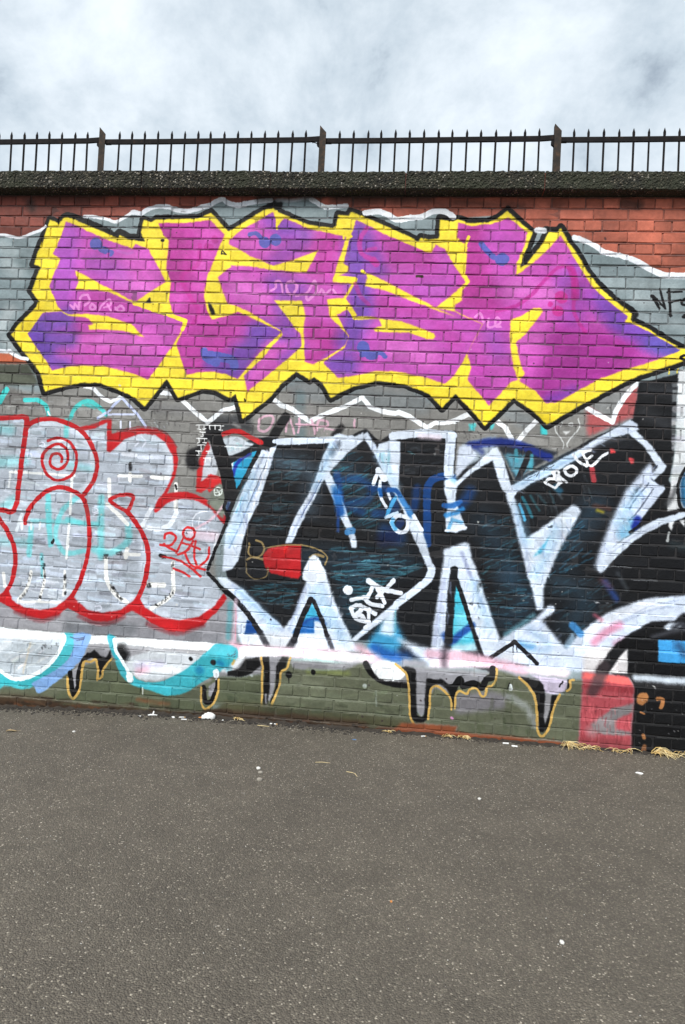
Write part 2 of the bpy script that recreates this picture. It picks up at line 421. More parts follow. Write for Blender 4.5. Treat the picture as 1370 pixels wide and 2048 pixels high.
H|214,170,190|a0.45 f3.5 n10 l23.6 w7.1 g85|-990,2086 -470,2093 -467,2029 -986,2009
S|26,26,28|a1 f10.5 w66|-797,2140 -873,2008
S|26,26,28|a1 f21.1 w47.1|-405,2078 -444,2030
F|40,42,46|a0.8 f35.1|-1394,2077 -1287,2128 -1191,2138 -1055,2166 -1010,2014 -1131,2033 -1328,1990
S|150,150,150|a0.7 f17.5 w23.6|-1158,2080 -1120,2057
F|166,84,86|a1 f21.1|1235,2269 1250,2292 1557,2448 1567,2208 1513,2212 1249,2079
F|128,130,130|a1 f14|1245,2292 1328,2239 1401,2197 1425,2265 1474,2361 1525,2436 1377,2375
S|236,240,244|a1 f3.5 w33|1240,2272 1329,2225 1401,2183 1425,2253 1475,2356 1515,2407 1546,2442
S|214,218,218|a0.8 f3.5 w8.2 s|1033,2155 1046,2105 1081,2061 1098,2028 1094,1994
S|214,218,218|a0.8 f3.5 w8.2 s|1184,2200 1194,2144 1150,2086 1122,2040 1123,2012
S|214,218,218|a0.7 f3.5 w7.1 s|1059,2178 1081,2168 1071,2145 1051,2159
S|214,218,218|a0.7 f3.5 w7.1 s|1125,2162 1147,2170 1150,2148 1126,2153 1147,2163
F|220,222,222|a1 f3.5|1084,2115 1138,2115 1109,2091
F|66,196,200|a1 f3.5|939,2157 979,2130 989,2086 945,2084
H|66,196,200|a0.8 f3.5 n8 l35.3 w21.2 g40|462,2139 517,2147 509,2096 464,2088
F|66,196,200|a0.8 f7|602,2133 640,2146 631,2112 615,2100
H|40,40,42|a0.6 f3.5 n14 l16.5 w9.4 g60|373,2102 565,2098 545,2040 399,2034
F|19,21,25|a1 f7|-923,1959 -876,1967 -606,1997 -350,2022 -237,2077 -134,1993 -73,2039 -51,2060 199,2084 391,2085 385,2091 388,1794 636,1998 665,1988 780,1766 963,1876 1239,2045 1535,2207 1563,2437 1567,2459 1811,2489 1809,2278 1796,1945 1773,1855 1796,1161 1908,1123 1925,687 1532,491 1213,659 1104,663 1044,559 670,493 466,520 162,541 -71,638 -254,631 -475,863 -721,651 -892,767 -1139,915 -1144,1008 -1173,1090 -1163,1326 -1042,1731
F|17,18,21|a1 f7|1559,2448 1820,2523 1809,2278 1799,1945 1775,1811 1918,1659 3194,1721 3228,-60 1550,-60 1593,35 1600,284 1602,467 1573,532 1565,706 1517,1099
F|12,12,14|a1 f7|1596,35 1600,284 1602,467 1582,532 1920,488 3232,552 3228,-60 1592,-60
S|60,62,66|a0.5 f70.2 w94.3|1629,2249 1738,2187
S|58,62,68|a0.5 f70.2 w58.9|1622,2416 1783,2399
S|70,95,100|a0.35 f49.1 w47.1|1823,1395 1898,1377
F|222,225,228|a1 f3.5|1811,2545 3166,2600 3194,1721 1887,1640 1803,1619 1780,1613 1778,1668 1792,1768 1794,1856 1815,2079 1811,2278
F|222,225,228|a1 f3.5|1791,1547 1827,1554 1809,1482 1792,1503
F|222,225,228|a1 f3.5|1859,1556 1890,1563 1884,1508
S|200,205,205|a0.8 f7 w16.5|1794,1470 1788,1415
S|60,62,66|a0.7 f21.1 w35.3|1779,1657 1829,1770
S|10,10,13|a1 f3.5 w21.2 s|1883,1900 1857,1859 1839,1792 1841,1726 1861,1639 1909,1619
F|24,70,110|a1 f10.5 s|1880,1860 1860,1837 1852,1771 1859,1683 1889,1649
S|60,130,170|a0.7 f21.1 w21.2|1875,1816 1877,1684
H|60,110,125|a0.38 f3.5 n45 l106 w10.6 g-28|-461,1919 -230,1952 -90,1681 -110,1404 -224,1375 -385,1366 -476,1756
H|90,120,128|a0.3 f3.5 n26 l82.5 w8.2 g-5|-892,1831 -625,1912 -681,1653 -894,1644
H|90,120,128|a0.28 f3.5 n30 l82.5 w9.4 g-8|-985,1569 -646,1655 -735,1348 -1008,1334
H|60,120,140|a0.45 f3.5 n50 l129.6 w11.8 g-4|-449,1259 11,1273 221,1171 22,1055 -414,1029
H|60,120,140|a0.38 f3.5 n34 l94.3 w9.4 g-4|-1058,967 -623,1016 -681,781 -873,838
H|60,120,140|a0.42 f3.5 n40 l106 w10.6 g-5|-439,1073 -255,1084 21,1077 -284,761 -388,984
H|60,120,140|a0.35 f3.5 n30 l70.7 w9.4 g-20|568,1552 767,1585 883,1209 590,1089
H|50,120,150|a0.5 f3.5 n34 l70.7 w10.6 g-35|1070,1443 1240,1530 1339,1235 1040,1128
H|90,100,104|a0.3 f3.5 n26 l106 w10.6 g70|819,1655 1162,1828 1335,1836 1320,1679 1236,1630 895,1434
H|60,120,140|a0.4 f3.5 n26 l58.9 w9.4 g-6|420,1146 921,1108 952,898 728,737 592,1043
H|60,110,130|a0.35 f3.5 n30 l70.7 w11.8 g-30|1062,1116 1492,1164 1479,987 1209,748 1073,872
H|80,90,98|a0.35 f3.5 n20 l70.7 w14.1 g-10|22,1962 306,1973 315,1791 32,1778
H|120,190,205|a0.5 f3.5 n5 l94.3 w10.6 g-12|-329,1185 36,1229 16,1182 -327,1139
H|100,190,205|a0.5 f3.5 n4 l94.3 w10.6 g-4|35,1945 116,1920 94,1907
H|210,220,225|a0.5 f3.5 n5 l82.5 w8.2 g-14|193,1975 308,1945 297,1933
H|235,238,240|a0.55 f3.5 n16 l7.1 w3.5 g20|595,987 1190,1180 1518,1077 1202,914 654,901
H|235,238,240|a0.45 f3.5 n30 l5.9 w3.5 g20|-1073,1859 -9,1673 22,1055 -1037,1215
H|235,238,240|a0.45 f3.5 n22 l5.9 w3.5 g20|785,1654 1375,1905 1350,1235 975,1112
H|8,8,10|a0.7 f3.5 n24 l188.5 w16.5 g3|-951,1805 -6,1616 226,1067 -1149,1092
S|14,14,16|a0.9 f35.1 w70.7 s|-620,1389 -454,1351 -223,1369 -54,1430
S|20,60,110|a0.75 f56.1 w94.3|-63,1383 31,1343
S|12,24,60|a0.8 f56.1 w94.3|-71,1326 -4,1352
H|40,120,140|a0.6 f3.5 n50 l141.4 w10.6 g-30|-460,1896 -229,1929 -90,1681 -110,1404 -224,1375 -363,1391 -450,1711
H|70,150,165|a0.55 f3.5 n22 l176.7 w9.4 g-4|-448,1236 13,1250 222,1148 22,1068 -391,1043
H|60,130,150|a0.5 f3.5 n26 l129.6 w9.4 g-4|-1034,956 -634,1004 -693,792 -861,839
H|60,140,160|a0.5 f3.5 n30 l106 w9.4 g-4|-427,1051 -254,1072 -23,1052 -284,772 -387,961
H|70,120,135|a0.45 f3.5 n24 l106 w9.4 g-12|-904,1819 -636,1900 -681,1653 -882,1644
H|60,110,125|a0.4 f3.5 n30 l106 w9.4 g-12|-972,1546 -667,1608 -759,1347 -996,1346
H|60,130,150|a0.45 f3.5 n26 l94.3 w9.4 g-25|580,1530 757,1562 861,1219 600,1102
H|60,130,150|a0.45 f3.5 n26 l82.5 w9.4 g-8|431,1135 899,1096 941,908 750,750 604,1022
S|150,190,220|a0.3 f140.4 w106 s|-833,1834 -593,1751 -604,1518
S|90,150,190|a0.2 f157.9 w129.6 s|-388,1853 -263,1696 -182,1469
S|70,130,170|a0.18 f157.9 w141.4 s|-585,1171 -212,1146 73,1185
S|70,130,170|a0.2 f157.9 w129.6 s|594,1475 702,1311 787,1147
S|90,150,190|a0.25 f157.9 w129.6 s|1118,1334 1221,1473 1323,1612
S|70,130,170|a0.2 f157.9 w129.6 s|-252,1038 -313,874 -235,718
S|70,130,170|a0.25 f157.9 w117.8 s|789,1100 894,972 768,830
S|70,120,150|a0.25 f157.9 w141.4 s|1106,1119 1262,1017 1206,825
S|18,66,130|a0.75 f21.1 w51.8 s|-418,1758 -386,1609 -358,1507
S|18,66,130|a0.55 f35.1 w51.8 s|-369,1714 -265,1730 -169,1666 -211,1583 -325,1554 -230,1501
S|18,66,130|a0.6 f28.1 w58.9 s|-158,1678 -54,1659 -1,1524 -138,1494
S|16,60,125|a0.7 f28.1 w58.9|139,1680 123,1553
S|16,66,132|a0.92 f7 w51.8 s|228,1313 213,1558 208,1672 233,1741 299,1773 372,1771
S|16,60,120|a0.75 f49.1 w70.7 s|400,1544 464,1615 495,1674
H|225,70,72|a0.9 f3.5 n6 l30.6 w21.2 g60|1392,2006 1434,2002 1431,1974 1399,1973
H|205,70,75|a0.8 f3.5 n8 l30.6 w21.2 g70|1518,1955 1556,1951 1555,1913 1525,1911
S|196,66,74|a0.85 f10.5 w35.3|1285,1867 1302,1790
S|120,60,40|a0.6 f28.1 w23.6|1312,1623 1409,1605
S|190,170,40|a0.7 f17.5 w18.9|1335,1591 1367,1581
S|60,160,205|a0.95 f7 w16.5|826,1610 864,1505
S|40,120,140|a0.8 f10.5 w21.2|846,1656 907,1530
S|50,110,120|a0.6 f14 w16.5|895,1670 955,1572
S|60,100,110|a0.5 f14 w14.1|938,1683 996,1619
S|60,100,110|a0.5 f14 w14.1|1015,1698 1051,1627
S|90,100,105|a0.5 f14 w16.5|1046,1722 1104,1658
S|50,130,170|a0.6 f21.1 w40.1|1057,1734 1085,1707
F|40,150,190|a1 f7|-1178,1807 -1121,1851 -992,1903 -967,1887 -1021,1779 -1066,1636 -1105,1575 -1134,1656
S|26,50,150|a1 f10.5 w25.9 s|-1148,1691 -1134,1774 -1096,1834 -1038,1872
F|225,235,242|a1 f3.5|-1191,1819 -1144,1832 -1156,1726 -1185,1713
F|60,120,150|a0.8 f21.1|-1200,1559 -1151,1538 -1168,1419
F|150,162,172|a1 f10.5|423,2001 655,2067 648,1987 551,1904 388,1794
F|36,40,48|a1 f14|658,2010 846,2012 1068,1970 876,1838 791,1767 718,1911
S|22,40,120|a0.95 f21.1 w51.8 s|480,1992 646,2021 802,2010 915,1964 1004,1934
F|90,150,170|a1 f17.5|706,1944 883,1940 907,1885 802,1779 754,1856
S|26,26,30|a1 f7 w40.1|871,1951 807,1779
S|70,170,190|a0.7 f10.5 w23.6|788,1970 791,1902
S|70,170,190|a0.7 f10.5 w23.6|888,1940 887,1850
F|205,215,232|a1 f14|402,1977 480,1992 528,1925 390,1760
S|36,48,110|a0.7 f28.1 w35.3|514,1982 560,1950
F|213,225,241|a1 f3.5|-967,1893 -938,1906 -896,1887 -886,1970 -840,1960 -899,1737 -953,1524 -1022,1380 -1079,1119 -1112,1065 -1182,1043 -1175,1325 -1102,1528 -1030,1731
S|150,165,195|a0.7 f7 w14.1|-936,1865 -1097,1435
S|120,150,195|a0.7 f7 w10.6|-939,1712 -1144,1209
S|60,70,90|a0.7 f3.5 w7.1|-907,1842 -1029,1497
S|90,180,215|a0.6 f10.5 w11.8|-1068,1565 -1110,1457
S|236,240,246|a1 f3.5 w11.8|-875,1949 -992,1487
S|20,22,24|a1 f3.5 w30.6|-962,1910 -1042,1731 -1117,1575 -1179,1407
S|22,24,28|a1 f7 w82.5|-1192,1830 -1053,1919 -876,1967
S|213,225,241|a1 f3.5 w30.6|-864,1964 -664,1987 -442,2001
S|213,225,241|a1 f7 w28.3|-840,1953 -465,1986 -326,2017
F|213,225,241|a1 f7|-444,2030 -409,2040 -326,2012 -247,2055 -244,1997 -344,1912 -465,1774 -508,1708 -613,1471 -702,1268 -754,1260 -693,1432 -567,1705 -518,1882 -476,1977
S|165,178,205|a0.7 f10.5 w16.5|-430,2002 -524,1777
S|70,80,95|a0.75 f31.6 w35.3|-417,1967 -460,1896
S|165,178,205|a0.7 f10.5 w14.1|-543,1706 -699,1327
S|40,60,120|a0.6 f3.5 w7.1|-521,1719 -647,1446
F|213,225,241|a1 f7|-523,1765 -477,1785 -426,1700 -347,1530 -254,1304 -252,1258 -287,1256 -314,1336 -392,1493
S|20,80,150|a0.95 f24.6 w58.9|-410,1620 -375,1494
S|40,110,180|a0.85 f35.1 w47.1|-424,1654 -396,1574
S|16,60,125|a0.9 f14 w21.2|-391,1516 -390,1366
S|60,130,190|a0.9 f7 w47.1|-325,1364 -290,1371
F|210,222,238|a1 f7|-258,2032 -224,2056 -137,1932 -60,1786 8,1685 114,1507 193,1397 193,1391 253,1218 291,1118 266,1070 209,1066 240,1138 170,1282 95,1415 43,1549 -56,1705 -158,1897
F|213,225,241|a1 f7|-139,1973 -71,1999 -61,2016 9,1996 13,1686 -32,1683 -84,1796 -147,1909
S|150,175,200|a0.6 f14 w18.9|-68,1935 -48,1775
H|120,190,200|a0.4 f3.5 n10 l70.7 w16.5 g80|-147,1909 -45,1936 -61,1797
S|212,222,236|a1 f7 w56.6|-44,2034 143,2061 359,2056
S|232,214,226|a0.6 f21.1 w40.1|144,2038 269,2035
S|213,225,241|a1 f7 w66|347,2055 347,1792
S|160,172,196|a0.6 f7 w9.4|346,1975 345,1815
F|214,226,242|a1 f7|317,1745 372,1771 407,1749 397,1612 485,1424 408,1395 345,1399 336,1484 348,1587 320,1688
S|30,100,180|a0.9 f10.5 w35.3 s|326,1575 382,1580 431,1608
S|40,130,200|a0.85 f14 w30.6 s|340,1513 390,1527 450,1558
S|70,160,215|a0.7 f10.5 w23.6|356,1405 386,1487 449,1467
S|225,232,244|a1 f3.5 w16.5|345,1405 418,1414 479,1435
S|70,150,205|a0.5 f28.1 w35.3|373,1759 390,1749
F|210,221,236|a1 f7|391,1735 509,1856 631,1981 665,1988 708,1899 765,1732 740,1674 706,1695 630,1896 522,1823 393,1703
F|211,223,241|a1 f7|760,1731 964,1853 1240,2022 1513,2201 1563,2175 1575,2142 1517,2111 1411,2074 1285,2002 1052,1835 892,1749 806,1688 785,1654 730,1662
S|160,176,205|a0.7 f14 w16.5|836,1746 1242,1978
S|60,64,72|a0.8 f28.1 w21.2 s|1243,1966 1369,2044 1507,2089
F|214,226,242|a1 f3.5|1506,2111 1554,2135 1670,2028 1762,1905 1746,1871 1679,1807 1657,1839 1707,1897 1617,2026
S|50,60,80|a1 f3.5 w8.2|1676,1884 1705,1910 1692,1896 1676,1884
F|206,218,238|a1 f24.6|1663,1939 1688,1852 1648,1783 1575,1758 1508,1555 1440,1396 1389,1204 1363,1192 1334,1223 1347,1302 1423,1528 1511,1733 1592,1847
F|206,218,238|a1 f7|1596,1759 1646,1828 1718,1775 1744,1777 1758,1755 1706,1675 1625,1561 1545,1446 1462,1375 1391,1282 1426,1462
S|70,80,100|a0.8 f7 w10.6 s|1648,1789 1577,1691 1538,1612
S|70,80,100|a0.8 f7 w9.4 s|1681,1752 1602,1615 1536,1528
S|90,180,225|a0.6 f42.1 w70.7|1563,1524 1502,1444
S|20,40,140|a0.95 f21.1 w47.1|1594,1548 1575,1492
F|213,225,241|a1 f7 s|1888,1613 1815,1592 1669,1530 1556,1446 1462,1375 1380,1282 1351,1213 1363,1190 1389,1199 1466,1286 1568,1392 1713,1499 1889,1580
S|16,16,20|a0.9 f3.5 w18.9 s|1888,1627 1794,1602 1658,1546 1544,1457
S|170,180,205|a0.6 f10.5 w11.8 s|1432,1318 1557,1419 1712,1515
F|213,225,241|a1 f10.5|729,1673 784,1676 849,1476 875,1382 1024,1497 1171,1622 1209,1612 1225,1580 1137,1402 1019,1115 910,1108 858,1286 780,1540
S|170,185,212|a0.6 f21.1 w23.6|802,1542 916,1210
S|170,185,212|a0.5 f21.1 w23.6|1113,1445 993,1193
F|60,165,200|a1 f10.5|930,1262 1007,1372 1038,1419 989,1293
S|190,205,225|a0.5 f14 w18.9|992,1215 1093,1411
H|24,24,26|a0.95 f3.5 n8 l11.8 w8.2 g-20|1003,1473 1046,1487 1070,1432 1026,1441
F|213,225,241|a1 f10.5|890,1173 1038,1182 1010,1058 1017,918 973,910 935,1042
F|211,223,241|a1 f17.5|656,632 805,754 965,854 1048,943 1075,952 1093,923 1073,889 1009,845 1101,740 1174,673 1255,695 1282,532 1066,528 815,542 671,513
S|120,190,210|a0.6 f28.1 w23.6|772,740 953,875
S|60,130,185|a0.7 f42.1 w47.1|874,680 952,663
S|150,180,210|a0.6 f42.1 w47.1 s|924,784 1060,682 996,644
S|240,242,246|a0.7 f42.1 w47.1|780,584 867,590
S|213,225,241|a1 f7 w14.1 s|1049,935 1076,937 1077,911 1052,913
S|20,20,24|a1 f3.5 w28.3|683,572 835,694 987,560
S|30,30,36|a1 f3.5 w5.9|825,677 828,616
S|30,30,36|a1 f3.5 w5.9|849,678 851,628
F|213,225,241|a1 f10.5|340,1280 412,1312 478,1338 506,1328 527,1233 565,1154 629,978 735,710 702,601 614,573 510,903 445,1080 421,1112 415,1123 392,895 365,513 277,488 296,799 328,1073
S|150,160,195|a0.75 f17.5 w23.6|459,1263 522,1120
S|150,160,195|a0.7 f17.5 w18.9 s|521,1129 633,877
S|170,180,212|a0.6 f21.1 w28.3|350,1074 304,641
F|70,190,215|a1 f10.5|413,1055 439,1079 446,1068 537,792 590,627 447,583 404,648
F|120,205,225|a0.8 f28.1|433,864 511,880 564,704 442,673
S|24,70,150|a0.95 f21.1 w47.1 s|368,702 415,660 463,708 549,782
S|225,235,244|a0.7 f35.1 w58.9|445,617 567,637
S|22,24,28|a1 f10.5 w51.8|414,1146 401,941 398,670
S|50,50,56|a0.7 f28.1 w47.1|393,658 388,515
S|18,20,24|a1 f3.5 w28.3|422,1101 485,946 537,803
S|22,22,26|a1 f10.5 w25.9|530,825 612,617 676,494
H|30,30,32|a0.95 f3.5 n5 l25.9 w18.9 g70|557,1075 602,1072 604,1022 573,986
H|30,30,32|a0.95 f3.5 n4 l16.5 w18.9 g0|524,943 554,945 548,914 525,921
H|30,30,32|a0.95 f3.5 n4 l21.2 w18.9 g50|575,941 614,938 599,892 582,902
H|30,30,32|a0.95 f3.5 n3 l14.1 w11.8 g70|577,845 602,841 597,813
H|120,125,128|a0.6 f3.5 n5 l23.6 w11.8 g0|792,910 875,909 876,887 793,887
H|225,225,222|a0.6 f3.5 n9 l23.6 w3.5 g5|627,1012 936,1008 937,997 628,995
F|213,225,241|a1 f10.5|-1216,1004 -1144,999 -1033,933 -895,814 -722,674 -657,782 -588,1018 -580,1088 -464,1095 -409,937 -305,725 -248,626 -204,560 -455,522 -751,483 -991,509 -1050,617 -1086,825
S|160,175,205|a0.7 f21.1 w23.6|-1105,952 -733,662
S|160,175,205|a0.6 f21.1 w23.6|-597,960 -687,677
S|160,175,205|a0.5 f28.1 w28.3|-482,1001 -325,666
S|140,180,215|a0.6 f42.1 w47.1|-548,916 -420,717
F|20,70,140|a1 f7|-1003,615 -990,714 -948,706 -896,628
F|30,100,175|a1 f7|-668,646 -608,740 -522,757 -510,660
F|60,165,200|a1 f14|-558,893 -469,749 -527,745 -607,717
S|24,70,150|a0.9 f17.5 w25.9 s|-607,711 -550,749 -492,759 -444,727
F|226,232,240|a1 f21.1|-1026,607 -767,637 -463,646 -411,546 -716,485 -1005,518
S|22,22,26|a1 f3.5 w35.3|-1151,908 -1063,838 -987,761 -897,639
S|40,40,46|a0.85 f14 w40.1|-897,639 -838,539
S|22,22,26|a1 f3.5 w37.7|-552,887 -608,740 -653,598
S|40,40,46|a0.85 f14 w49.5|-653,598 -703,506
S|22,22,26|a1 f3.5 w28.3 s|-534,877 -469,760 -423,648
S|40,40,46|a0.8 f10.5 w33|-423,648 -376,537 -345,463
F|60,150,195|a1 f35.1|-149,610 -75,729 11,837 49,748 111,650 49,533 -122,533
F|205,222,236|a1 f21.1|-73,683 -24,846 32,861 31,668
S|28,90,170|a0.9 f42.1 w70.7 s|-90,580 3,541 117,537
S|24,40,70|a0.7 f49.1 w70.7|115,571 252,547
F|213,225,241|a1 f28.1|31,668 283,606 462,607 466,520 254,506 101,616
S|213,225,241|a1 f7 w51.8 s|262,1150 263,1114 227,1055 42,896
F|213,225,241|a1 f7|30,907 55,863 -230,621 -260,631 -79,808
S|120,190,205|a0.7 f10.5 w9.4|33,850 41,691
H|160,176,206|a0.55 f3.5 n16 l176.7 w11.8 g65|-967,1887 -840,1951 -1010,1380 -1124,1070 -1163,1326
H|234,240,248|a0.6 f3.5 n12 l176.7 w14.1 g65|-967,1887 -840,1951 -1010,1380 -1124,1070 -1163,1326
H|160,176,206|a0.5 f3.5 n14 l129.6 w10.6 g57|-465,1989 -372,2004 -708,1268 -755,1266 -588,1658
H|236,242,248|a0.5 f3.5 n10 l129.6 w10.6 g57|-465,1989 -372,2004 -708,1268 -755,1266 -588,1658
H|165,182,210|a0.5 f3.5 n14 l106 w10.6 g-60|-258,2032 -188,2023 243,1195 196,1215 -6,1616
H|236,242,248|a0.5 f3.5 n10 l106 w10.6 g-60|-258,2032 -188,2023 243,1195 196,1215 -6,1616
H|160,176,206|a0.5 f3.5 n14 l141.4 w11.8 g30|772,1709 1535,2190 1569,2147 818,1666
H|236,242,248|a0.5 f3.5 n10 l141.4 w11.8 g30|772,1709 1535,2190 1569,2147 818,1666
H|160,176,206|a0.5 f3.5 n18 l153.2 w11.8 g58|1664,1917 1700,1808 1404,1238 1361,1225 1492,1687
H|236,242,248|a0.45 f3.5 n12 l153.2 w11.8 g58|1664,1917 1700,1808 1404,1238 1361,1225 1492,1687
H|160,176,206|a0.5 f3.5 n22 l129.6 w11.8 g62|1172,1605 1222,1574 1040,1128 920,1121 887,1366
H|236,242,248|a0.5 f3.5 n16 l129.6 w14.1 g62|1172,1605 1222,1574 1040,1128 920,1121 887,1366
H|160,176,206|a0.5 f3.5 n16 l153.2 w11.8 g-75|762,1675 785,1665 942,1122 898,1120
H|160,176,206|a0.5 f3.5 n18 l141.4 w11.8 g-70|444,1102 554,1143 718,714 665,666
H|236,242,248|a0.5 f3.5 n14 l141.4 w11.8 g-70|444,1102 554,1143 718,714 665,666
H|160,176,206|a0.5 f3.5 n14 l141.4 w11.8 g84|348,1108 416,1112 375,556 308,551
H|165,182,208|a0.5 f3.5 n18 l129.6 w11.8 g-45|-1143,985 -733,662 -766,614 -1062,826
H|165,182,208|a0.5 f3.5 n20 l129.6 w11.8 g-65|-565,1019 -463,1083 -230,616 -391,593
H|165,182,208|a0.5 f3.5 n14 l129.6 w11.8 g68|-587,995 -551,974 -671,597 -718,594
H|236,242,248|a0.5 f3.5 n20 l129.6 w11.8 g-65|-565,1019 -463,1083 -230,616 -391,593
H|236,242,248|a0.5 f3.5 n16 l106 w14.1 g5|-1023,550 -178,519 -174,479 -996,478
H|190,190,200|a0.5 f3.5 n20 l82.5 w10.6 g0|-1023,550 387,534 388,495 -996,478
H|165,180,205|a0.5 f3.5 n22 l141.4 w11.8 g25|1212,681 1419,872 1890,1045 1893,969 1489,745 1324,579
H|236,242,248|a0.5 f3.5 n18 l141.4 w11.8 g25|1212,681 1419,872 1890,1045 1893,969 1489,745 1324,579
H|165,180,205|a0.5 f3.5 n18 l82.5 w14.1 g-40|689,645 1050,915 1236,617 1000,555
H|200,208,214|a0.6 f3.5 n16 l58.9 w11.8 g0|-2794,536 -1219,536 -1211,506 -2766,484
H|196,200,205|a0.6 f3.5 n24 l140.4 w49.1 g0|1775,2477 1845,2545 1870,1919 1791,1685
S|150,195,225|a0.55 f70.2 w47.1 s|-1006,1732 -1075,1471 -1147,1256
S|140,190,225|a0.5 f63.2 w40.1|-462,1942 -564,1659
S|150,195,225|a0.45 f63.2 w40.1|-135,1886 2,1685
S|140,190,225|a0.5 f70.2 w47.1|814,1745 1157,1940
S|130,185,222|a0.5 f77.2 w58.9|1576,1713 1478,1509
S|140,190,225|a0.5 f70.2 w47.1|811,1587 876,1365
S|140,190,225|a0.5 f70.2 w47.1 s|1069,1465 1011,1283 952,1145
S|140,190,225|a0.45 f70.2 w47.1|547,1063 660,789
S|140,190,225|a0.5 f70.2 w47.1|-1043,909 -794,693
S|140,190,225|a0.5 f77.2 w51.8 s|-503,954 -400,776 -324,644
S|150,190,225|a0.45 f84.2 w58.9 s|1296,731 1483,887 1734,981
F|232,212,222|a1 f17.5|-1044,531 -880,548 -645,553 -366,560 -180,539 -148,576 -63,506 98,481 277,493 446,606 782,540 1206,527 1169,482 671,513 449,499 277,488 97,486 -129,482 -681,482 -1029,471
F|236,236,238|a1 f21.1|-1005,518 -757,513 -751,483 -995,473
S|236,180,196|a0.8 f35.1 w35.3|-1082,545 -982,520
S|236,190,205|a0.7 f42.1 w51.8 s|-205,583 -123,543 -63,506
S|228,182,200|a0.85 f35.1 w58.9|273,571 581,570 890,507
F|200,202,204|a1 f21.1|-353,538 -203,538 -152,486 -334,484
F|150,150,158|a1 f17.5|95,526 276,517 232,490 97,486
S|60,50,60|a0.7 f35.1 w47.1|373,601 377,514
F|175,215,208|a1 f7 s|-678,467 -629,432 -512,414 -375,422 -274,452 -266,468 -404,490 -519,487
S|214,190,206|a0.7 f17.5 w28.3|-1076,849 -1072,569
S|90,150,160|a0.8 f21.1 w35.3|-1116,823 -1114,590
S|230,150,170|a0.7 f3.5 w5.9|-1072,791 -1062,570
F|132,132,136|a1 f17.5|-2764,478 -1969,490 -1183,492 -1028,466 -117,483 449,489 1212,480 1233,408 783,374 465,150 397,300 71,119 -125,440 -627,403 -1020,329 -1273,310 -1757,368 -2741,250
F|90,94,76|a1 f14|-2267,284 -1930,402 -1803,318 -1627,215 -1282,252 -1155,319 -1019,318 -857,364 -852,466 -818,469 -681,487 -639,414 -489,408 -284,428 -185,478 -140,481 -89,398 14,360 149,348 169,182 292,170 285,303 327,361 395,333 460,349 453,382 725,497 866,467 932,418 990,345 1149,379 1190,478 1276,479 1269,73 1013,74 469,51 483,118 -41,110 -613,143 -1080,152 -2726,25 -2733,131
F|82,88,68|a1 f21.1|-1208,315 -857,352 -838,126 -1167,130 -1524,171 -1927,356 -2138,200 -2354,89 -2726,37 -2734,143 -4279,34 -4265,-60 -1159,-6
F|90,94,76|a1 f10.5|-137,439 -284,428 -489,408 -674,411 -736,282 -763,131 -154,112 172,116 144,348 15,349 -77,387
S|128,140,70|a0.5 f28.1 w30.6|-535,404 -260,408
S|118,122,104|a0.5 f49.1 w58.9|-716,329 -439,327
S|104,110,90|a0.5 f56.1 w70.7|-503,242 -160,235
S|70,76,58|a0.5 f56.1 w70.7|-1085,232 -873,226
F|112,110,114|a1 f28.1|456,327 674,365 805,353 788,253 463,194
S|145,150,150|a0.7 f31.6 w51.8 s|806,342 917,274 987,170
S|205,140,190|a1 f7 w16.5|441,170 447,165
S|170,180,175|a1 f7 w30.6|-145,337 -143,335
S|170,180,180|a0.7 f7 w18.9|-925,353 -920,348
S|160,170,165|a0.7 f10.5 w9.4|-68,309 -57,209
F|232,237,240|a1 f7|-4371,551 -2795,548 -2349,536 -1988,539 -1195,538 -1128,511 -1206,489 -1651,489 -1969,490 -2761,473 -4309,426
F|188,198,206|a1 f14|-4309,426 -2764,478 -2450,482 -2301,512 -2289,424 -2368,312 -2512,219 -2662,208 -2742,261 -4290,179
S|225,232,238|a0.8 f28.1 w47.1|-2751,404 -2691,455
S|160,170,178|a0.7 f42.1 w58.9|-2669,302 -2448,389
H|225,230,232|a0.6 f3.5 n14 l94.3 w16.5 g-35|-2724,370 -2481,469 -2372,371 -2614,235
H|60,62,66|a0.7 f3.5 n14 l14.1 w9.4 g60|-2465,459 -2323,479 -2326,433 -2450,413
S|205,192,170|a0.6 f10.5 w14.1 s|-2528,455 -2556,310 -2564,251
F|200,206,212|a1 f17.5|-1905,483 -1671,477 -1294,459 -1202,475 -1302,400 -1451,297 -1593,258 -1714,260 -1803,318 -1883,429
S|236,240,242|a0.9 f21.1 w47.1 s|-1707,348 -1586,345 -1442,344
S|236,170,190|a0.7 f42.1 w47.1|-1718,324 -1671,339
S|200,195,225|a0.6 f42.1 w47.1|-1732,358 -1565,382
F|150,150,155|a1 f14|-1841,477 -1647,478 -1666,456 -1808,411
S|10,10,12|a1 f42.1 w82.5|-1866,453 -1839,420
F|68,172,182|a1 f7 s|-2329,534 -2237,538 -2204,453 -2247,356 -2328,268 -2459,176 -2569,130 -2708,145 -2802,38 -2817,267 -2741,256 -2662,202 -2549,210 -2417,285 -2312,399 -2281,481
F|40,165,175|a0.6 f28.1|-2738,202 -2547,181 -2331,303 -2329,280 -2483,162 -2734,143
F|122,160,210|a1 f7 s|-2237,538 -2105,537 -2127,412 -2206,300 -2335,185 -2436,112 -2476,151 -2497,185 -2377,253 -2247,356 -2206,465
S|232,240,244|a1 f3.5 w28.3 s|-2741,250 -2649,203 -2537,217 -2417,285 -2318,398 -2292,491 -2314,527
S|70,80,110|a0.8 f3.5 w7.1 s|-2254,520 -2211,507 -2155,521
S|70,80,110|a0.8 f3.5 w7.1 s|-2195,497 -2151,511 -2185,503
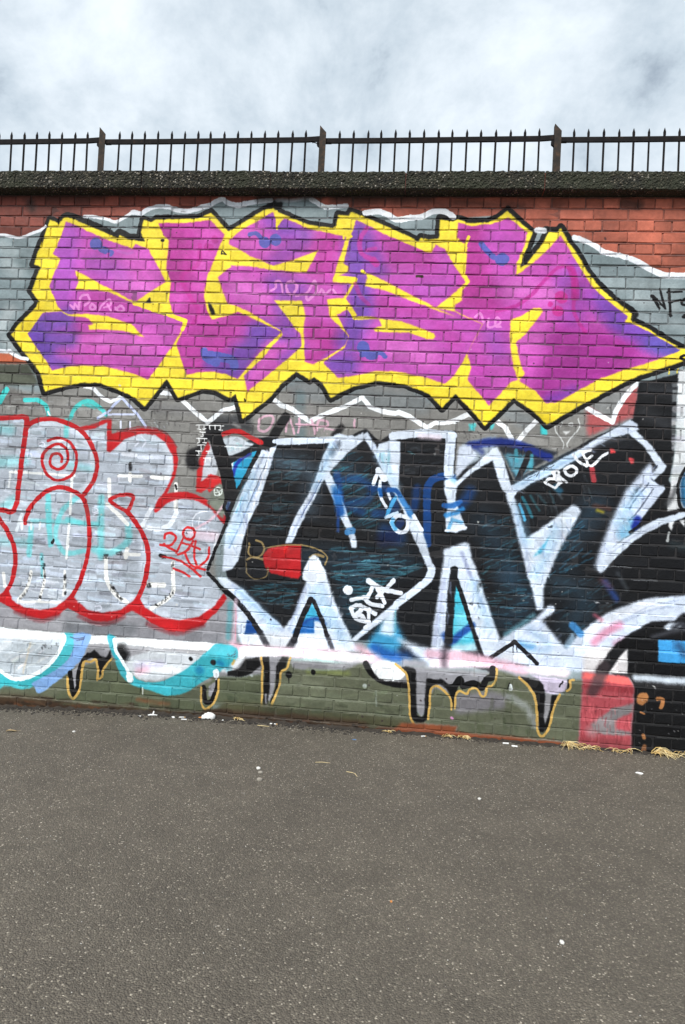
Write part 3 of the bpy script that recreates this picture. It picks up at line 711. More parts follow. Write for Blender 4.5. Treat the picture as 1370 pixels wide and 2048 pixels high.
F|56,164,178|a1 f7 s|-1991,542 -1932,540 -1884,452 -1809,329 -1702,255 -1569,256 -1452,314 -1338,398 -1243,493 -1195,538 -1055,526 -1028,466 -1071,406 -1214,315 -1363,211 -1503,166 -1626,197 -1748,217 -1836,269 -1890,358 -1933,449
S|232,240,244|a1 f3.5 w23.6 s|-1931,524 -1883,429 -1816,340 -1788,272
S|230,238,240|a1 f3.5 w51.8|-1786,278 -1782,261
F|225,230,235|a1 f10.5 s|-1080,359 -1024,409 -981,463 -1017,466 -1072,417 -1140,366
S|30,140,165|a0.7 f35.1 w47.1|-1094,392 -1138,435
S|20,110,150|a0.8 f28.1 w54.2|-1294,361 -1288,355
S|8,8,10|a1 f10.5 w35.3|-1199,419 -1194,417
S|20,110,150|a0.9 f17.5 w30.6|-1161,422 -1137,412
S|8,8,10|a1 f7 w25.9|-1358,431 -1354,427
S|225,235,242|a1 f3.5 w42.4|-1175,352 -1171,335
S|200,200,205|a1 f3.5 w14.1|-1172,341 -1166,272
S|30,130,150|a0.8 f7 w7.1|-1321,318 -1260,283
S|30,130,150|a0.8 f7 w7.1|-1263,334 -1313,273
S|220,225,222|a0.8 f3.5 w7.1|-1687,210 -1686,164
S|200,160,80|a0.9 f10.5 w16.5|-1050,442 -1060,418
H|60,30,40|a0.6 f3.5 n10 l18.9 w7.1 g-40|-1108,502 -1038,506 -1027,455 -1097,450
F|140,140,146|a1 f3.5|-2223,276 -2147,340 -2115,424 -1958,459 -1954,400 -1996,280 -2015,384 -2125,377 -2150,187 -2183,126
S|9,9,11|a1 f3.5 w33 s|-2217,276 -2197,148 -2176,121 -2160,186 -2157,269 -2136,358 -2102,402
F|9,9,11|a1 f3.5|-2147,340 -2119,389 -2109,425 -2079,427 -2055,450 -2023,419 -2003,403 -1966,400 -1933,455 -1929,391 -1980,328 -1989,269 -2008,280 -2033,383 -2070,392 -2124,371
S|194,158,86|a1 f3.5 w17.7 s|-2236,239 -2227,146 -2193,92 -2150,146 -2138,235 -2133,306 -2124,361 -2081,362 -2039,379 -2019,302 -2018,238
S|194,158,86|a1 f3.5 w15.3 s|-2016,244 -1988,258 -1983,305 -1957,353 -1927,391
F|140,140,146|a1 f3.5|-1222,257 -1171,295 -1163,261 -1189,184 -1212,188
S|9,9,11|a1 f3.5 w35.3 s|-1254,243 -1241,163 -1216,142 -1182,168 -1160,250 -1159,290
S|194,158,86|a1 f3.5 w15.3 s|-1271,241 -1265,138 -1227,95 -1171,151 -1151,216 -1152,308
F|9,9,11|a1 f3.5|-1012,398 -968,453 -877,473 -861,421 -916,371 -985,337 -1091,335 -1092,364 -1023,386
F|140,140,146|a1 f3.5|-809,481 -722,487 -744,418 -751,337 -783,187 -807,185
F|9,9,11|a1 f3.5|-857,476 -811,479 -800,414 -795,289 -800,163 -828,149 -839,285 -832,366
F|9,9,11|a1 f3.5|-725,485 -686,482 -692,427 -728,385 -732,305 -771,171 -783,175 -754,292 -754,394 -756,423
S|150,150,160|a0.8 f7 w11.8|-817,230 -808,151
S|194,158,86|a1 f3.5 w15.3 s|-863,471 -848,410 -849,330 -843,228 -842,125
S|194,158,86|a1 f3.5 w15.3 s|-670,478 -683,416 -721,387 -724,317 -751,224 -773,153 -776,113
F|236,240,242|a1 f3.5 s|-105,474 -29,508 51,498 122,447 112,418 58,380 -21,378 -79,410
S|9,9,11|a1 f7 w40.1 s|-145,481 -90,409 3,365 132,358
F|236,240,242|a1 f3.5 s|-98,464 -28,503 52,493 122,444 107,412 58,384 -21,380 -73,410
F|138,138,144|a1 f7|176,481 455,460 659,473 671,431 453,382 437,370 369,409 269,413 268,212 243,155 218,197 197,396
F|9,9,11|a1 f3.5 s|98,481 175,472 193,418 213,197 237,160 260,189 259,379 269,418 314,411 363,420 426,380 469,394 471,350 448,260 439,226 423,324 359,381 294,359 288,258 282,158 250,122 194,128 171,182 154,360 122,447
S|9,9,11|a1 f3.5 w42.4 s|432,369 453,382 484,429 508,386 573,408 629,384 654,436 692,455 698,505
F|9,9,11|a1 f3.5|431,380 464,383 459,271 452,227
S|194,158,86|a1 f3.5 w15.3 s|52,493 122,444 147,359 161,260 168,160 193,106
S|194,158,86|a1 f3.5 w15.3 s|288,153 292,270 294,348 338,371 395,333 428,291 436,225
S|194,158,86|a1 f3.5 w15.3 s|461,233 462,316 488,351 533,335 559,370 597,371 626,334 652,328 662,381 705,412 717,457 723,506
F|200,190,212|a1 f7|943,491 1061,480 1177,473 1169,414 1133,384 1080,372 1037,376 995,466
S|9,9,11|a1 f3.5 w9.4|1146,461 1124,427
F|138,138,142|a1 f3.5|1033,382 1083,372 1075,243 1051,175 1034,196
F|9,9,11|a1 f3.5|877,476 931,467 995,456 1027,425 1037,349 1039,207 1057,165 1043,125 1016,123 996,247 978,356 932,429
F|9,9,11|a1 f3.5|1080,372 1113,371 1100,288 1073,155 1048,131 1055,197 1074,253
F|9,9,11|a1 f3.5|1177,478 1200,474 1195,438 1174,414
S|194,158,86|a1 f3.5 w16.5 s|869,467 921,428 967,360 991,269 1001,138 1033,97 1072,144 1093,244 1109,322 1128,372
S|194,158,86|a1 f3.5 w14.1 s|1175,405 1195,427 1194,467 1217,475
S|230,238,240|a1 f3.5 w25.9|816,409 820,393
S|9,9,11|a1 f3.5 w9.4|807,425 801,397
S|8,8,10|a1 f7 w40.1|-666,378 -664,373
S|10,10,12|a1 f3.5 w7.1|-666,366 -663,321
S|8,8,10|a1 f7 w33|-499,404 -497,402
F|211,223,241|a1 f10.5 s|1169,667 1283,797 1376,881 1480,948 1606,1006 1732,1041 1910,1066 2065,1079 2071,934 1914,954 1823,877 1698,841 1583,779 1490,712 1429,630 1379,561 1282,532 1217,560
S|220,225,235|a0.8 f49.1 w58.9 s|1316,777 1482,909 1733,1003
S|150,165,195|a0.6 f14 w11.8 s|1464,820 1609,918 1787,984 1892,996
S|150,165,195|a0.5 f10.5 w9.4 s|1526,879 1681,977 1869,1033
S|214,130,160|a0.75 f35.1 w51.8 s|1350,724 1422,795 1506,845
S|214,140,170|a0.5 f35.1 w47.1 s|1490,723 1542,748
F|222,220,222|a1 f3.5|1268,641 1352,680 1491,701 1567,700 1573,534 1281,525
F|200,212,232|a0.8 f31.6|1170,656 1277,675 1283,543 1206,527
S|10,10,13|a0.95 f14 w70.7 s|1844,862 1719,843 1595,763 1512,691 1452,599 1399,521
F|10,10,13|a1 f10.5|1567,706 1637,777 1823,866 1916,905 1921,774 1754,763 1759,626 1928,617 1920,488 1582,532
F|214,226,240|a1 f14|1782,852 1822,888 1917,883 1866,841 1804,832
S|40,42,48|a0.9 f28.1 w35.3 s|1845,845 1886,881 1918,861
S|60,62,68|a0.8 f24.6 w28.3 s|1721,782 1918,850
F|62,152,214|a1 f7|1756,763 2077,782 2083,627 1928,622 1761,626
S|40,70,110|a0.7 f42.1 w47.1|1881,739 1925,687
S|190,200,210|a0.9 f24.6 w40.1|1620,511 1926,516
F|168,74,82|a1 f10.5|1272,522 1568,517 1598,467 1598,284 1593,35 1269,73
F|212,92,88|a1 f14|1292,521 1568,512 1594,467 1382,477 1276,484
F|148,54,62|a1 f10.5|1275,474 1382,477 1597,462 1599,414 1275,433
F|118,114,116|a1 f10.5|1598,357 1595,293 1547,271 1493,236 1491,195 1503,181 1591,169 1591,145 1424,140 1360,165 1344,202 1376,231 1418,268 1468,313
F|118,52,56|a0.7 f35.1|1263,104 1593,128 1594,15 1267,18
S|150,140,142|a0.6 f49.1 w70.7|1432,227 1351,156
H|120,40,46|a0.5 f3.5 n40 l58.9 w8.2 g88|1274,454 1591,456 1597,68 1279,85
H|225,120,122|a0.35 f3.5 n24 l58.9 w9.4 g88|1274,454 1591,456 1597,68 1279,85
S|60,50,54|a0.75 f28.1 w70.7 s|1421,575 1385,501 1339,416
F|164,110,66|a1 f7 s|1615,383 1634,422 1676,425 1688,388 1658,348 1621,356
S|164,110,66|a0.95 f7 w25.9 s|1745,393 1777,390 1768,340
S|164,110,66|a0.9 f3.5 w11.8 s|1645,298 1671,290
S|164,110,66|a0.9 f7 w23.6 s|1671,155 1677,139
S|140,92,58|a0.9 f10.5 w30.6 s|1680,86 1670,53
H|205,205,200|a0.7 f3.5 n10 l14.1 w5.9 g20|1708,474 1738,467 1738,446 1717,455
H|200,200,196|a0.5 f3.5 n20 l7.1 w5.9 g20|1594,392 1917,374 1929,74 1608,47
S|60,130,190|a0.9 f14 w47.1|1206,825 1262,773
S|150,180,205|a0.8 f21.1 w35.3|1174,690 1209,748
S|190,90,110|a0.6 f24.6 w23.6|1343,900 1387,870
S|40,70,140|a0.7 f28.1 w40.1|1398,1125 1477,1020
S|120,60,60|a0.4 f35.1 w35.3|1376,1135 1431,1094
S|110,120,128|a0.3 f21.1 w23.6|1481,1186 1549,1079
H|235,238,240|a0.8 f3.5 n8 l11.8 w7.1 g20|1322,999 1350,990 1479,987 1511,989 1339,978
S|178,24,30|a1 f3.5 w37.7 s|-3128,2052 -2896,2055 -2794,2066 -2704,2064 -2688,2023 -2697,1925 -2710,1730 -2723,1535 -2732,1425 -2764,1380 -2852,1392 -3083,1393
S|178,24,30|a1 f3.5 w31.8 s|-2686,1987 -2638,2037 -2512,2064 -2397,2044 -2292,1995 -2205,1914 -2153,1814 -2140,1718 -2168,1615 -2237,1519
F|178,24,30|a1 f3.5|-2312,2007 -2207,2035 -2084,2084 -2054,2080 -2043,1972 -1955,2000 -1819,2022 -1708,2014 -1619,1967 -1568,1898 -1548,1803 -1560,1696 -1625,1548 -1653,1549 -1600,1647 -1578,1731 -1589,1837 -1648,1930 -1730,1977 -1842,1980 -1951,1940 -2054,1840 -2075,1848 -2083,2057 -2180,2008 -2279,1987
F|178,24,30|a1 f3.5 s|-1653,1549 -1535,1581 -1425,1576 -1301,1528 -1200,1447 -1167,1402 -1190,1374 -1298,1478 -1422,1530 -1532,1531 -1621,1485 -1685,1432 -1704,1457
S|178,24,30|a1 f3.5 w31.8 s|-2654,1305 -2643,1369 -2600,1456 -2516,1538 -2423,1571 -2328,1559 -2236,1507 -2194,1403 -2169,1273 -2169,1141 -2187,1020 -2212,922 -2223,897 -2272,792
S|178,24,30|a1 f3.5 w34.2 s|-2974,1493 -2847,1316 -2784,1240 -2729,1134 -2711,1014 -2723,905 -2739,853 -2791,766
S|178,24,30|a1 f3.5 w27.1 s|-1888,1421 -1971,1460 -2028,1501 -1988,1531 -1920,1546 -1862,1537 -1867,1491 -1897,1424
S|178,24,30|a1 f3.5 w34.2 s|-1891,1418 -1821,1339 -1757,1235 -1725,1118 -1729,987 -1741,937 -1783,822
S|178,24,30|a1 f3.5 w21.2 s|-2521,1905 -2453,1930 -2376,1914 -2322,1861 -2298,1784 -2311,1693 -2365,1642 -2433,1621 -2505,1654 -2549,1725 -2549,1810 -2505,1860 -2443,1884 -2385,1859 -2362,1805 -2371,1744 -2426,1706 -2484,1721 -2499,1763 -2483,1806 -2439,1814 -2408,1789 -2409,1757
F|178,24,30|a1 f7|-3038,728 -2811,779 -2777,815 -2746,807 -2713,746 -2627,701 -2499,685 -2387,716 -2315,771 -2280,809 -2254,799 -2224,759 -2149,716 -2023,699 -1901,728 -1819,796 -1794,833 -1771,817 -1728,758 -1616,699 -1481,678 -1338,715 -1234,794 -1162,890 -1142,856 -1208,759 -1299,665 -1428,606 -1550,603 -1675,652 -1764,702 -1824,731 -1898,679 -1994,639 -2094,640 -2209,680 -2292,715 -2371,660 -2482,626 -2597,639 -2702,681 -2807,728 -3034,674
S|120,20,26|a0.5 f21.1 w30.6 s|-2688,670 -2571,629 -2469,620 -2359,667
S|120,20,26|a0.5 f21.1 w30.6 s|-2208,665 -2093,628 -1981,632 -1874,686
S|120,20,26|a0.5 f21.1 w30.6 s|-1699,644 -1549,598 -1440,601 -1299,665
S|120,20,26|a0.6 f7 w9.4 s|-2004,1994 -1820,2031 -1658,1999 -1563,1898
F|190,196,205|a1 f7 s|-1395,1680 -1389,1786 -1336,1919 -1273,1886 -1264,1721 -1368,1645
F|192,32,36|a1 f7|-1409,1715 -1397,1822 -1343,1942 -1317,1908 -1360,1811 -1375,1657 -1312,1719 -1238,1698 -1212,1653 -1258,1627 -1311,1589 -1330,1612 -1365,1586 -1404,1590
S|196,34,38|a1 f7 w35.3 s|-1278,1974 -1185,2020 -1118,2022 -1045,1990 -959,1952
F|195,205,214|a1 f7 s|-1265,1945 -1206,1977 -1128,1986 -1055,1954 -1017,1932 -1192,1842 -1212,1865
H|140,200,208|a0.5 f3.5 n8 l23.6 w11.8 g0|-1175,1961 -1043,1954 -1123,1892 -1194,1877
F|116,122,112|a1 f10.5|-1271,1638 -1224,1658 -1176,1560 -1197,1406 -1325,1517
S|226,236,230|a1 f3.5 w9.4 s|-1276,1614 -1246,1627 -1215,1605 -1231,1575 -1267,1573 -1275,1608
S|226,236,230|a1 f3.5 w9.4 s|-1262,1591 -1221,1605
S|226,236,230|a1 f3.5 w9.4 s|-1257,1609 -1232,1581
S|226,190,205|a0.8 f10.5 w16.5|-1186,1518 -1282,1402 -1398,1325
S|232,200,212|a0.6 f35.1 w70.7|-1420,1288 -1251,1286
S|232,236,242|a0.7 f7 w14.1|-1239,1298 -1256,1168
S|225,230,240|a0.8 f3.5 w9.4 s|-1321,1459 -1392,1432 -1419,1371 -1392,1325 -1314,1341
S|225,230,240|a0.8 f3.5 w9.4|-1369,1409 -1370,1362
S|225,230,240|a0.8 f3.5 w7.1|-1389,1384 -1341,1385
F|12,12,15|a1 f17.5 s|-1408,1916 -1354,2025 -1294,2039 -1267,1993 -1349,1942 -1404,1845 -1393,1763 -1459,1748 -1493,1806 -1473,1878
S|16,16,19|a1 f7 w96.6|-1312,2038 -1249,1887 -1192,1724 -1152,1579
S|20,22,60|a0.7 f21.1 w23.6|-1169,1537 -1167,1408
S|12,12,15|a1 f3.5 w23.6|-1151,1684 -1196,1488 -1162,1420 -1224,1240 -1288,1051
S|12,12,15|a1 f3.5 w25.9|-1289,1023 -1220,969 -1144,891 -1113,881
S|238,240,240|a1 f3.5 w7.1|-1429,2058 -1229,2063
S|238,240,240|a1 f3.5 w7.1|-1411,2058 -1409,2029
S|238,240,240|a1 f3.5 w7.1|-1372,2060 -1370,2029
S|238,240,240|a1 f3.5 w7.1|-1332,2061 -1330,2033
S|238,240,240|a1 f3.5 w7.1|-1292,2063 -1290,2032
S|238,240,240|a1 f3.5 w7.1|-1252,2062 -1250,2031
S|238,240,240|a1 f3.5 w7.1|-1421,2032 -1397,2026
S|238,240,240|a1 f3.5 w7.1|-1381,2033 -1357,2034
S|238,240,240|a1 f3.5 w7.1|-1262,2032 -1236,2033
S|238,240,240|a1 f3.5 w7.1|-1402,2009 -1363,2010
S|238,240,240|a1 f3.5 w7.1 s|-1382,2010 -1378,1982 -1393,1978
S|238,240,240|a1 f3.5 w7.1|-1426,1963 -1348,1963
S|238,240,240|a1 f3.5 w7.1 s|-1409,1963 -1405,1935 -1419,1932
S|238,240,240|a1 f3.5 w7.1|-1367,1963 -1366,1934
S|238,240,240|a1 f3.5 w7.1|-1379,1934 -1351,1935
S|238,240,240|a1 f3.5 w7.1|-1415,1918 -1360,1920
S|238,240,240|a1 f3.5 w7.1|-1392,1919 -1387,1888
S|238,240,240|a1 f3.5 w7.1|-1426,1877 -1382,1877
S|238,240,240|a1 f3.5 w7.1 s|-1406,1878 -1402,1851 -1417,1847
S|238,240,240|a1 f3.5 w7.1|-1345,1877 -1309,1877
S|238,240,240|a1 f3.5 w7.1|-1329,1878 -1327,1851
S|238,240,240|a0.8 f3.5 w7.1|-1367,1828 -1294,1828
S|238,240,240|a0.8 f3.5 w7.1|-1350,1828 -1348,1802
S|238,240,240|a0.8 f3.5 w7.1|-1314,1830 -1310,1804
S|230,236,240|a0.8 f3.5 w7.1|-1215,1912 -1076,1915
S|230,236,240|a0.8 f3.5 w7.1|-1178,1913 -1177,1890
S|230,236,240|a0.8 f3.5 w7.1|-1142,1915 -1141,1891
S|230,236,240|a0.8 f3.5 w7.1|-1106,1916 -1105,1893
S|236,240,244|a1 f3.5 w28.3|-1409,2130 -1347,2077 -1276,2140
S|196,38,42|a1 f3.5 w17.7 s|-1616,1254 -1609,1284 -1567,1293 -1531,1265 -1550,1222 -1580,1203 -1641,1206
S|196,38,42|a1 f3.5 w17.7 s|-1617,1213 -1572,1186 -1522,1163
S|196,38,42|a1 f3.5 w17.7 s|-1441,1335 -1404,1325 -1396,1284 -1424,1253 -1468,1268 -1482,1303 -1459,1334 -1435,1335
S|196,38,42|a1 f3.5 w16.5 s|-1474,1274 -1495,1214 -1522,1153
S|196,38,42|a1 f3.5 w16.5 s|-1490,1232 -1428,1211 -1354,1186
S|196,38,42|a1 f3.5 w16.5 s|-1405,1242 -1450,1169 -1509,1142
S|196,38,42|a1 f3.5 w16.5 s|-1387,1243 -1394,1148 -1358,1056
S|196,38,42|a1 f3.5 w16.5 s|-1288,1201 -1295,1119 -1376,1049
S|196,38,42|a1 f3.5 w16.5 s|-1461,1156 -1408,1077 -1309,1047
S|196,38,42|a1 f3.5 w16.5 s|-1630,1123 -1506,1101 -1406,1054 -1337,999
S|196,38,42|a1 f3.5 w16.5 s|-1533,1040 -1465,1021 -1415,994
H|10,10,12|a0.9 f3.5 n6 l16.5 w14.1 g-20|-1649,1134 -1599,1125 -1610,1101 -1641,1111
F|172,26,32|a1 f7|-898,1176 -870,1219 -766,1253 -637,1260 -625,1052 -647,1022 -837,1046 -881,1084 -899,1141
H|150,16,22|a0.6 f3.5 n16 l70.7 w11.8 g-10|-892,1177 -648,1248 -638,1063 -838,1063
F|212,22,26|a1 f14|-765,1248 -718,1250 -744,1185
S|150,128,84|a0.9 f3.5 w10.6 s|-888,1223 -765,1248 -625,1255 -518,1232 -457,1189 -466,1131
S|150,128,84|a0.9 f3.5 w14.1 s|-956,1272 -914,1257 -894,1211 -915,1169 -968,1155 -1005,1182 -1003,1246
S|150,128,84|a0.9 f3.5 w14.1 s|-1014,1135 -974,1158 -901,1141
S|130,112,74|a0.8 f3.5 w9.4 s|-1019,1111 -1009,1042 -953,1004 -871,1026 -863,1085
S|150,128,84|a0.9 f3.5 w18.9 s|-568,1177 -528,1195 -480,1186
S|130,120,100|a0.7 f3.5 w4.7 s|-1021,1368 -1021,1263 -1027,1157 -1015,1041
F|222,230,242|a1 f7 s|-584,1148 -545,1194 -502,1158 -454,1027 -612,1017
S|226,233,243|a1 f3.5 w40.1|-157,1038 -124,1017
S|226,233,243|a1 f3.5 w28.3 s|-124,1017 -160,929 -188,921 -274,901
S|226,233,243|a1 f3.5 w28.3 s|-188,921 -140,879 -60,872
S|226,233,243|a1 f3.5 w30.6|-130,1017 -31,977 61,968
S|226,233,243|a1 f3.5 w28.3|11,1048 -97,927
S|226,233,243|a1 f3.5 w28.3|-106,1001 -44,896
S|226,233,243|a1 f3.5 w28.3 s|-271,848 -239,781 -169,763
S|226,233,243|a1 f3.5 w28.3 s|-271,842 -232,865 -196,841 -229,808 -194,801 -175,768
S|226,233,243|a1 f3.5 w28.3|-208,863 -103,818
S|226,233,243|a1 f3.5 w25.9|-150,844 -145,747
S|226,233,243|a1 f3.5 w25.9|-193,784 -134,748 -167,723
S|226,233,243|a1 f3.5 w61.3|-302,966 -297,964
S|236,240,246|a1 f3.5 w18.6 s|987,1764 1027,1793 1077,1771 1068,1742 1053,1728
S|236,240,246|a1 f3.5 w18.6|989,1761 1053,1728
S|236,240,246|a1 f3.5 w18.6 s|1033,1835 1061,1849 1075,1834 1065,1809 1045,1803
S|236,240,246|a1 f3.5 w18.6|1070,1811 1127,1770
S|236,240,246|a1 f3.5 w22|1036,1835 1089,1768
S|236,240,246|a1 f3.5 w20.3 s|1112,1855 1143,1880 1182,1867 1186,1840 1156,1815 1122,1826 1111,1851
S|236,240,246|a1 f3.5 w18.6|1161,1957 1197,1913 1250,1882
S|236,240,246|a1 f3.5 w18.6 s|1250,1882 1253,1915 1227,1967 1251,1988 1276,1994
S|236,240,246|a1 f3.5 w18.6 s|1254,1929 1285,1957
S|236,240,246|a1 f3.5 w18.6 s|1256,1893 1291,1887 1331,1936 1379,1975
S|30,30,34|a0.8 f3.5 w4.7|868,1782 922,1812
S|30,30,34|a0.8 f3.5 w4.7|928,1801 943,1830
S|30,30,34|a0.8 f3.5 w4.7 s|975,1843 985,1866 1007,1861 1039,1885
S|226,234,246|a1 f3.5 w25.9|-160,1701 -130,1800
S|226,234,246|a1 f3.5 w42.4|-130,1794 -87,1739
S|226,234,246|a1 f3.5 w21.2 s|-115,1726 -118,1668 -110,1622 -65,1544
S|26,100,180|a1 f10.5 w25.9 s|-118,1668 -104,1623
S|226,234,246|a1 f3.5 w18.9|-59,1648 -40,1603
S|70,160,215|a1 f7 w23.6 s|-6,1616 -37,1545 -62,1475
S|200,222,242|a1 f3.5 w23.6 s|-62,1473 -17,1500 11,1513
S|18,80,150|a1 f10.5 w30.6 s|-66,1665 -8,1662 40,1607 102,1506
S|60,130,195|a1 f17.5 w30.6|28,1617 114,1496
S|226,234,246|a1 f3.5 w25.9|126,1496 187,1397
S|226,234,246|a1 f3.5 w28.3 s|34,1497 87,1471 85,1403 40,1377 -7,1409 -21,1454 12,1490 46,1492
S|90,170,220|a1 f10.5 w28.3 s|-16,1466 -17,1432 5,1398
F|20,40,80|a1 f7 s|13,1462 53,1475 66,1436 39,1403 4,1421
S|9,9,11|a1 f3.5 w49.5|-2611,3521 -2538,3493 -2503,3539 -2480,3549 -2285,3482 -2091,3392 -2077,3414 -2002,3379 -1887,3373 -1924,3430 -1909,3525 -1841,3504 -1814,3526 -1503,3537 -1414,3579 -1369,3538 -1278,3448 -1179,3509 -1027,3600 -962,3618 -930,3588 -808,3535 -711,3500 -532,3472 -515,3490 -502,3567 -431,3561 -415,3588 -337,3562 -29,3435 60,3392 76,3419 134,3402 196,3408 197,3548 287,3531 321,3545 396,3520 531,3521 591,3556 653,3605 732,3534 836,3455 764,3211 801,3248 895,3387 930,3467 986,3458 1014,3493 1071,3388 1141,3298 1200,3197 1281,3096 1382,3007 1511,2914 1501,2872 1639,2801 1819,2697 2005,2632 2004,2665 1849,2601 1776,2568 1565,2497 1460,2441 1387,2398 1228,2303 984,2145 892,2229 755,2321 575,2119 480,2220 362,2336 368,2331 280,2234 187,2331 24,2389 -161,2404 -321,2366 -486,2277 -556,2382 -611,2420 -639,2398 -734,2449 -850,2352 -916,2263 -1101,2102 -1163,2281 -1192,2254 -1210,2253 -1309,2299 -1407,2308 -1502,2269 -1574,2241 -1655,2360 -1664,2368 -1816,2166 -1894,2233 -2022,2289 -2150,2327 -2301,2328 -2425,2294 -2569,2249 -2623,2393 -2720,2501 -2866,2667 -2795,2757 -2674,2882 -2663,2913 -2729,2992 -2667,3171 -2724,3183 -2672,3338 -2611,3521
S|9,9,11|a1 f3.5 w51.8|-2092,3414 -2078,3429 -2003,3387 -1903,3394
S|9,9,11|a1 f14 w70.7|-974,3624 -933,3630
S|9,9,11|a1 f7 w47.1|913,3467 980,3467
S|9,9,11|a1 f14 w51.8|1483,2919 1516,2908
X
M|240,217,58|a1 f3.5|-2610,3517 -2538,3489 -2503,3534 -2480,3539 -2090,3385 -2076,3407 -2002,3371 -1879,3364 -1920,3428 -1904,3518 -1841,3498 -1814,3519 -1503,3529 -1413,3570 -1369,3532 -1278,3442 -1178,3503 -1027,3594 -961,3608 -930,3579 -807,3529 -710,3494 -532,3466 -511,3488 -498,3561 -430,3556 -411,3582 -337,3556 -29,3430 60,3385 78,3413 134,3395 200,3403 202,3542 288,3522 321,3540 396,3515 531,3516 592,3551 653,3598 730,3529 831,3457 753,3204 802,3234 901,3382 936,3458 989,3452 1014,3484 1067,3386 1137,3296 1196,3194 1277,3092 1378,3004 1503,2912 1496,2869 1637,2794 1816,2689 1893,2679 1849,2606 1776,2574 1565,2503 1460,2447 1386,2403 1228,2308 983,2152 892,2235 755,2326 574,2125 480,2226 362,2342 368,2336 280,2241 186,2336 23,2394 -161,2410 -322,2372 -486,2284 -552,2388 -611,2426 -640,2405 -735,2455 -850,2358 -917,2270 -1099,2109 -1161,2288 -1192,2261 -1210,2260 -1310,2305 -1407,2314 -1503,2275 -1575,2248 -1655,2366 -1664,2376 -1816,2175 -1895,2240 -2023,2295 -2150,2333 -2301,2334 -2426,2300 -2566,2259 -2615,2394 -2714,2503 -2857,2667 -2788,2753 -2667,2876 -2657,2913 -2721,2992 -2661,3165 -2716,3185 -2664,3335
S|222,192,30|a0.5 f56.1 w82.5 m|-2654,2870 -2758,2684
S|250,228,70|a0.5 f56.1 w70.7 m|-1402,3063 -1380,2896
S|226,196,26|a0.5 f49.1 w47.1 m|-2527,2297 -1893,2209
S|226,198,26|a0.5 f49.1 w58.9 m|594,2190 992,2193
S|226,198,26|a0.4 f49.1 w58.9 m|-392,2387 185,2359
S|250,226,70|a0.4 f49.1 w70.7 m|-888,3261 -673,3240
X
M|186,80,172|a1 f3.5|-2484,3505 -2320,3433 -2152,3367 -1973,3308 -1952,3343 -1854,3310 -1778,3178 -1716,3076 -1853,2977 -1930,2923 -1885,2898 -1684,2848 -1546,2802 -1644,2596 -1803,2367 -1930,2414 -2133,2456 -2284,2458 -2410,2448 -2522,2415 -2725,2679 -2619,2828 -2474,2847 -2508,2885 -2581,3031 -2538,3155 -2514,3238 -2573,3262 -2520,3376
M|178,62,152|a1 f3.5|-1791,3492 -1599,3494 -1411,3519 -1307,3421 -1365,3255 -1412,3123 -1429,2991 -1403,2871 -1361,2806 -1232,2845 -1179,2870 -859,2735 -1006,2583 -1152,2395 -1226,2423 -1317,2438 -1439,2434 -1523,2414 -1565,2508 -1609,2627 -1540,2803 -1641,2842 -1684,2950 -1673,3077 -1715,3166 -1709,3372 -1749,3408
M|190,80,174|a1 f3.5|-1268,3382 -1164,3467 -960,3576 -926,3469 -879,3532 -709,3465 -517,3419 -440,3408 -484,3243 -521,3095 -382,3077 -435,2979 -552,2965 -522,2842 -411,2739 -388,2705 -406,2652 -530,2561 -620,2514 -684,2527 -696,2674 -729,2744 -711,2638 -881,2480 -1063,2321 -1074,2301 -1105,2415 -991,2536 -846,2717 -860,2746 -1069,2854 -1181,2906 -1254,2922 -1338,3112 -1245,3185 -1273,3256
M|184,78,174|a1 f3.5|-376,3526 -167,3428 115,3309 156,3307 179,3362 252,3328 326,3195 395,3104 328,3039 203,2925 335,2901 427,2857 522,2819 428,2616 356,2470 291,2401 158,2447 -50,2479 -188,2475 -441,2423 -550,2525 -405,2634 -384,2717 -478,2861 -405,2898 -352,2840 -330,2864 -417,2974 -346,3098 -367,3121 -502,3122 -410,3161 -410,3203 -448,3220 -410,3397
M|186,78,172|a1 f3.5|328,3514 420,3492 543,3504 665,3551 794,3454 779,3362 729,3236 730,3153 824,3225 941,3341 1012,3433 1097,3297 1168,3185 1238,3084 1351,2984 1474,2891 1454,2851 1508,2844 1662,2760 1820,2673 1668,2607 1457,2531 1297,2464 1181,2393 1032,2302 971,2296 885,2382 788,2441 777,2446 733,2434 596,2267 442,2436 442,2438 463,2519 427,2621 525,2819 427,2863 335,2907 332,2951 377,2971 379,3046 429,3107 390,3162 398,3347 378,3370 321,3415
S|104,68,158|a0.9 f91.2 w200.3 m|-2683,2722 -2608,2553
S|108,70,160|a0.9 f91.2 w176.7 m|-2621,2748 -2433,2801
S|108,72,162|a0.85 f77.2 w129.6 m|-2549,2628 -2397,2644
S|110,72,165|a0.8 f77.2 w106 m|-2538,2469 -2436,2460
S|160,80,180|a0.8 f105.3 w200.3 m|-2471,3401 -2494,2971
S|158,80,178|a0.6 f105.3 w164.9 m|-2255,3195 -2049,3125
S|200,92,182|a0.8 f91.2 w176.7 m|-1955,3224 -1820,3056
S|200,92,182|a0.8 f91.2 w141.4 m|-2270,2635 -1796,2646
S|172,60,150|a0.8 f91.2 w129.6 m|-2239,2939 -1986,2908
S|172,60,150|a0.7 f91.2 w106 m|-2331,2804 -2226,2733
S|172,60,150|a0.7 f84.2 w94.3 m|-2215,2563 -1965,2570
S|172,52,142|a0.7 f63.2 w70.7 m|-1905,2415 -1780,2394
S|172,52,142|a0.8 f105.3 w235.6 m|-1720,3444 -1579,3156
S|172,52,142|a0.8 f91.2 w141.4 m|-1638,3107 -1527,2893
S|204,84,180|a0.7 f91.2 w141.4 m|-1411,3423 -1451,3062
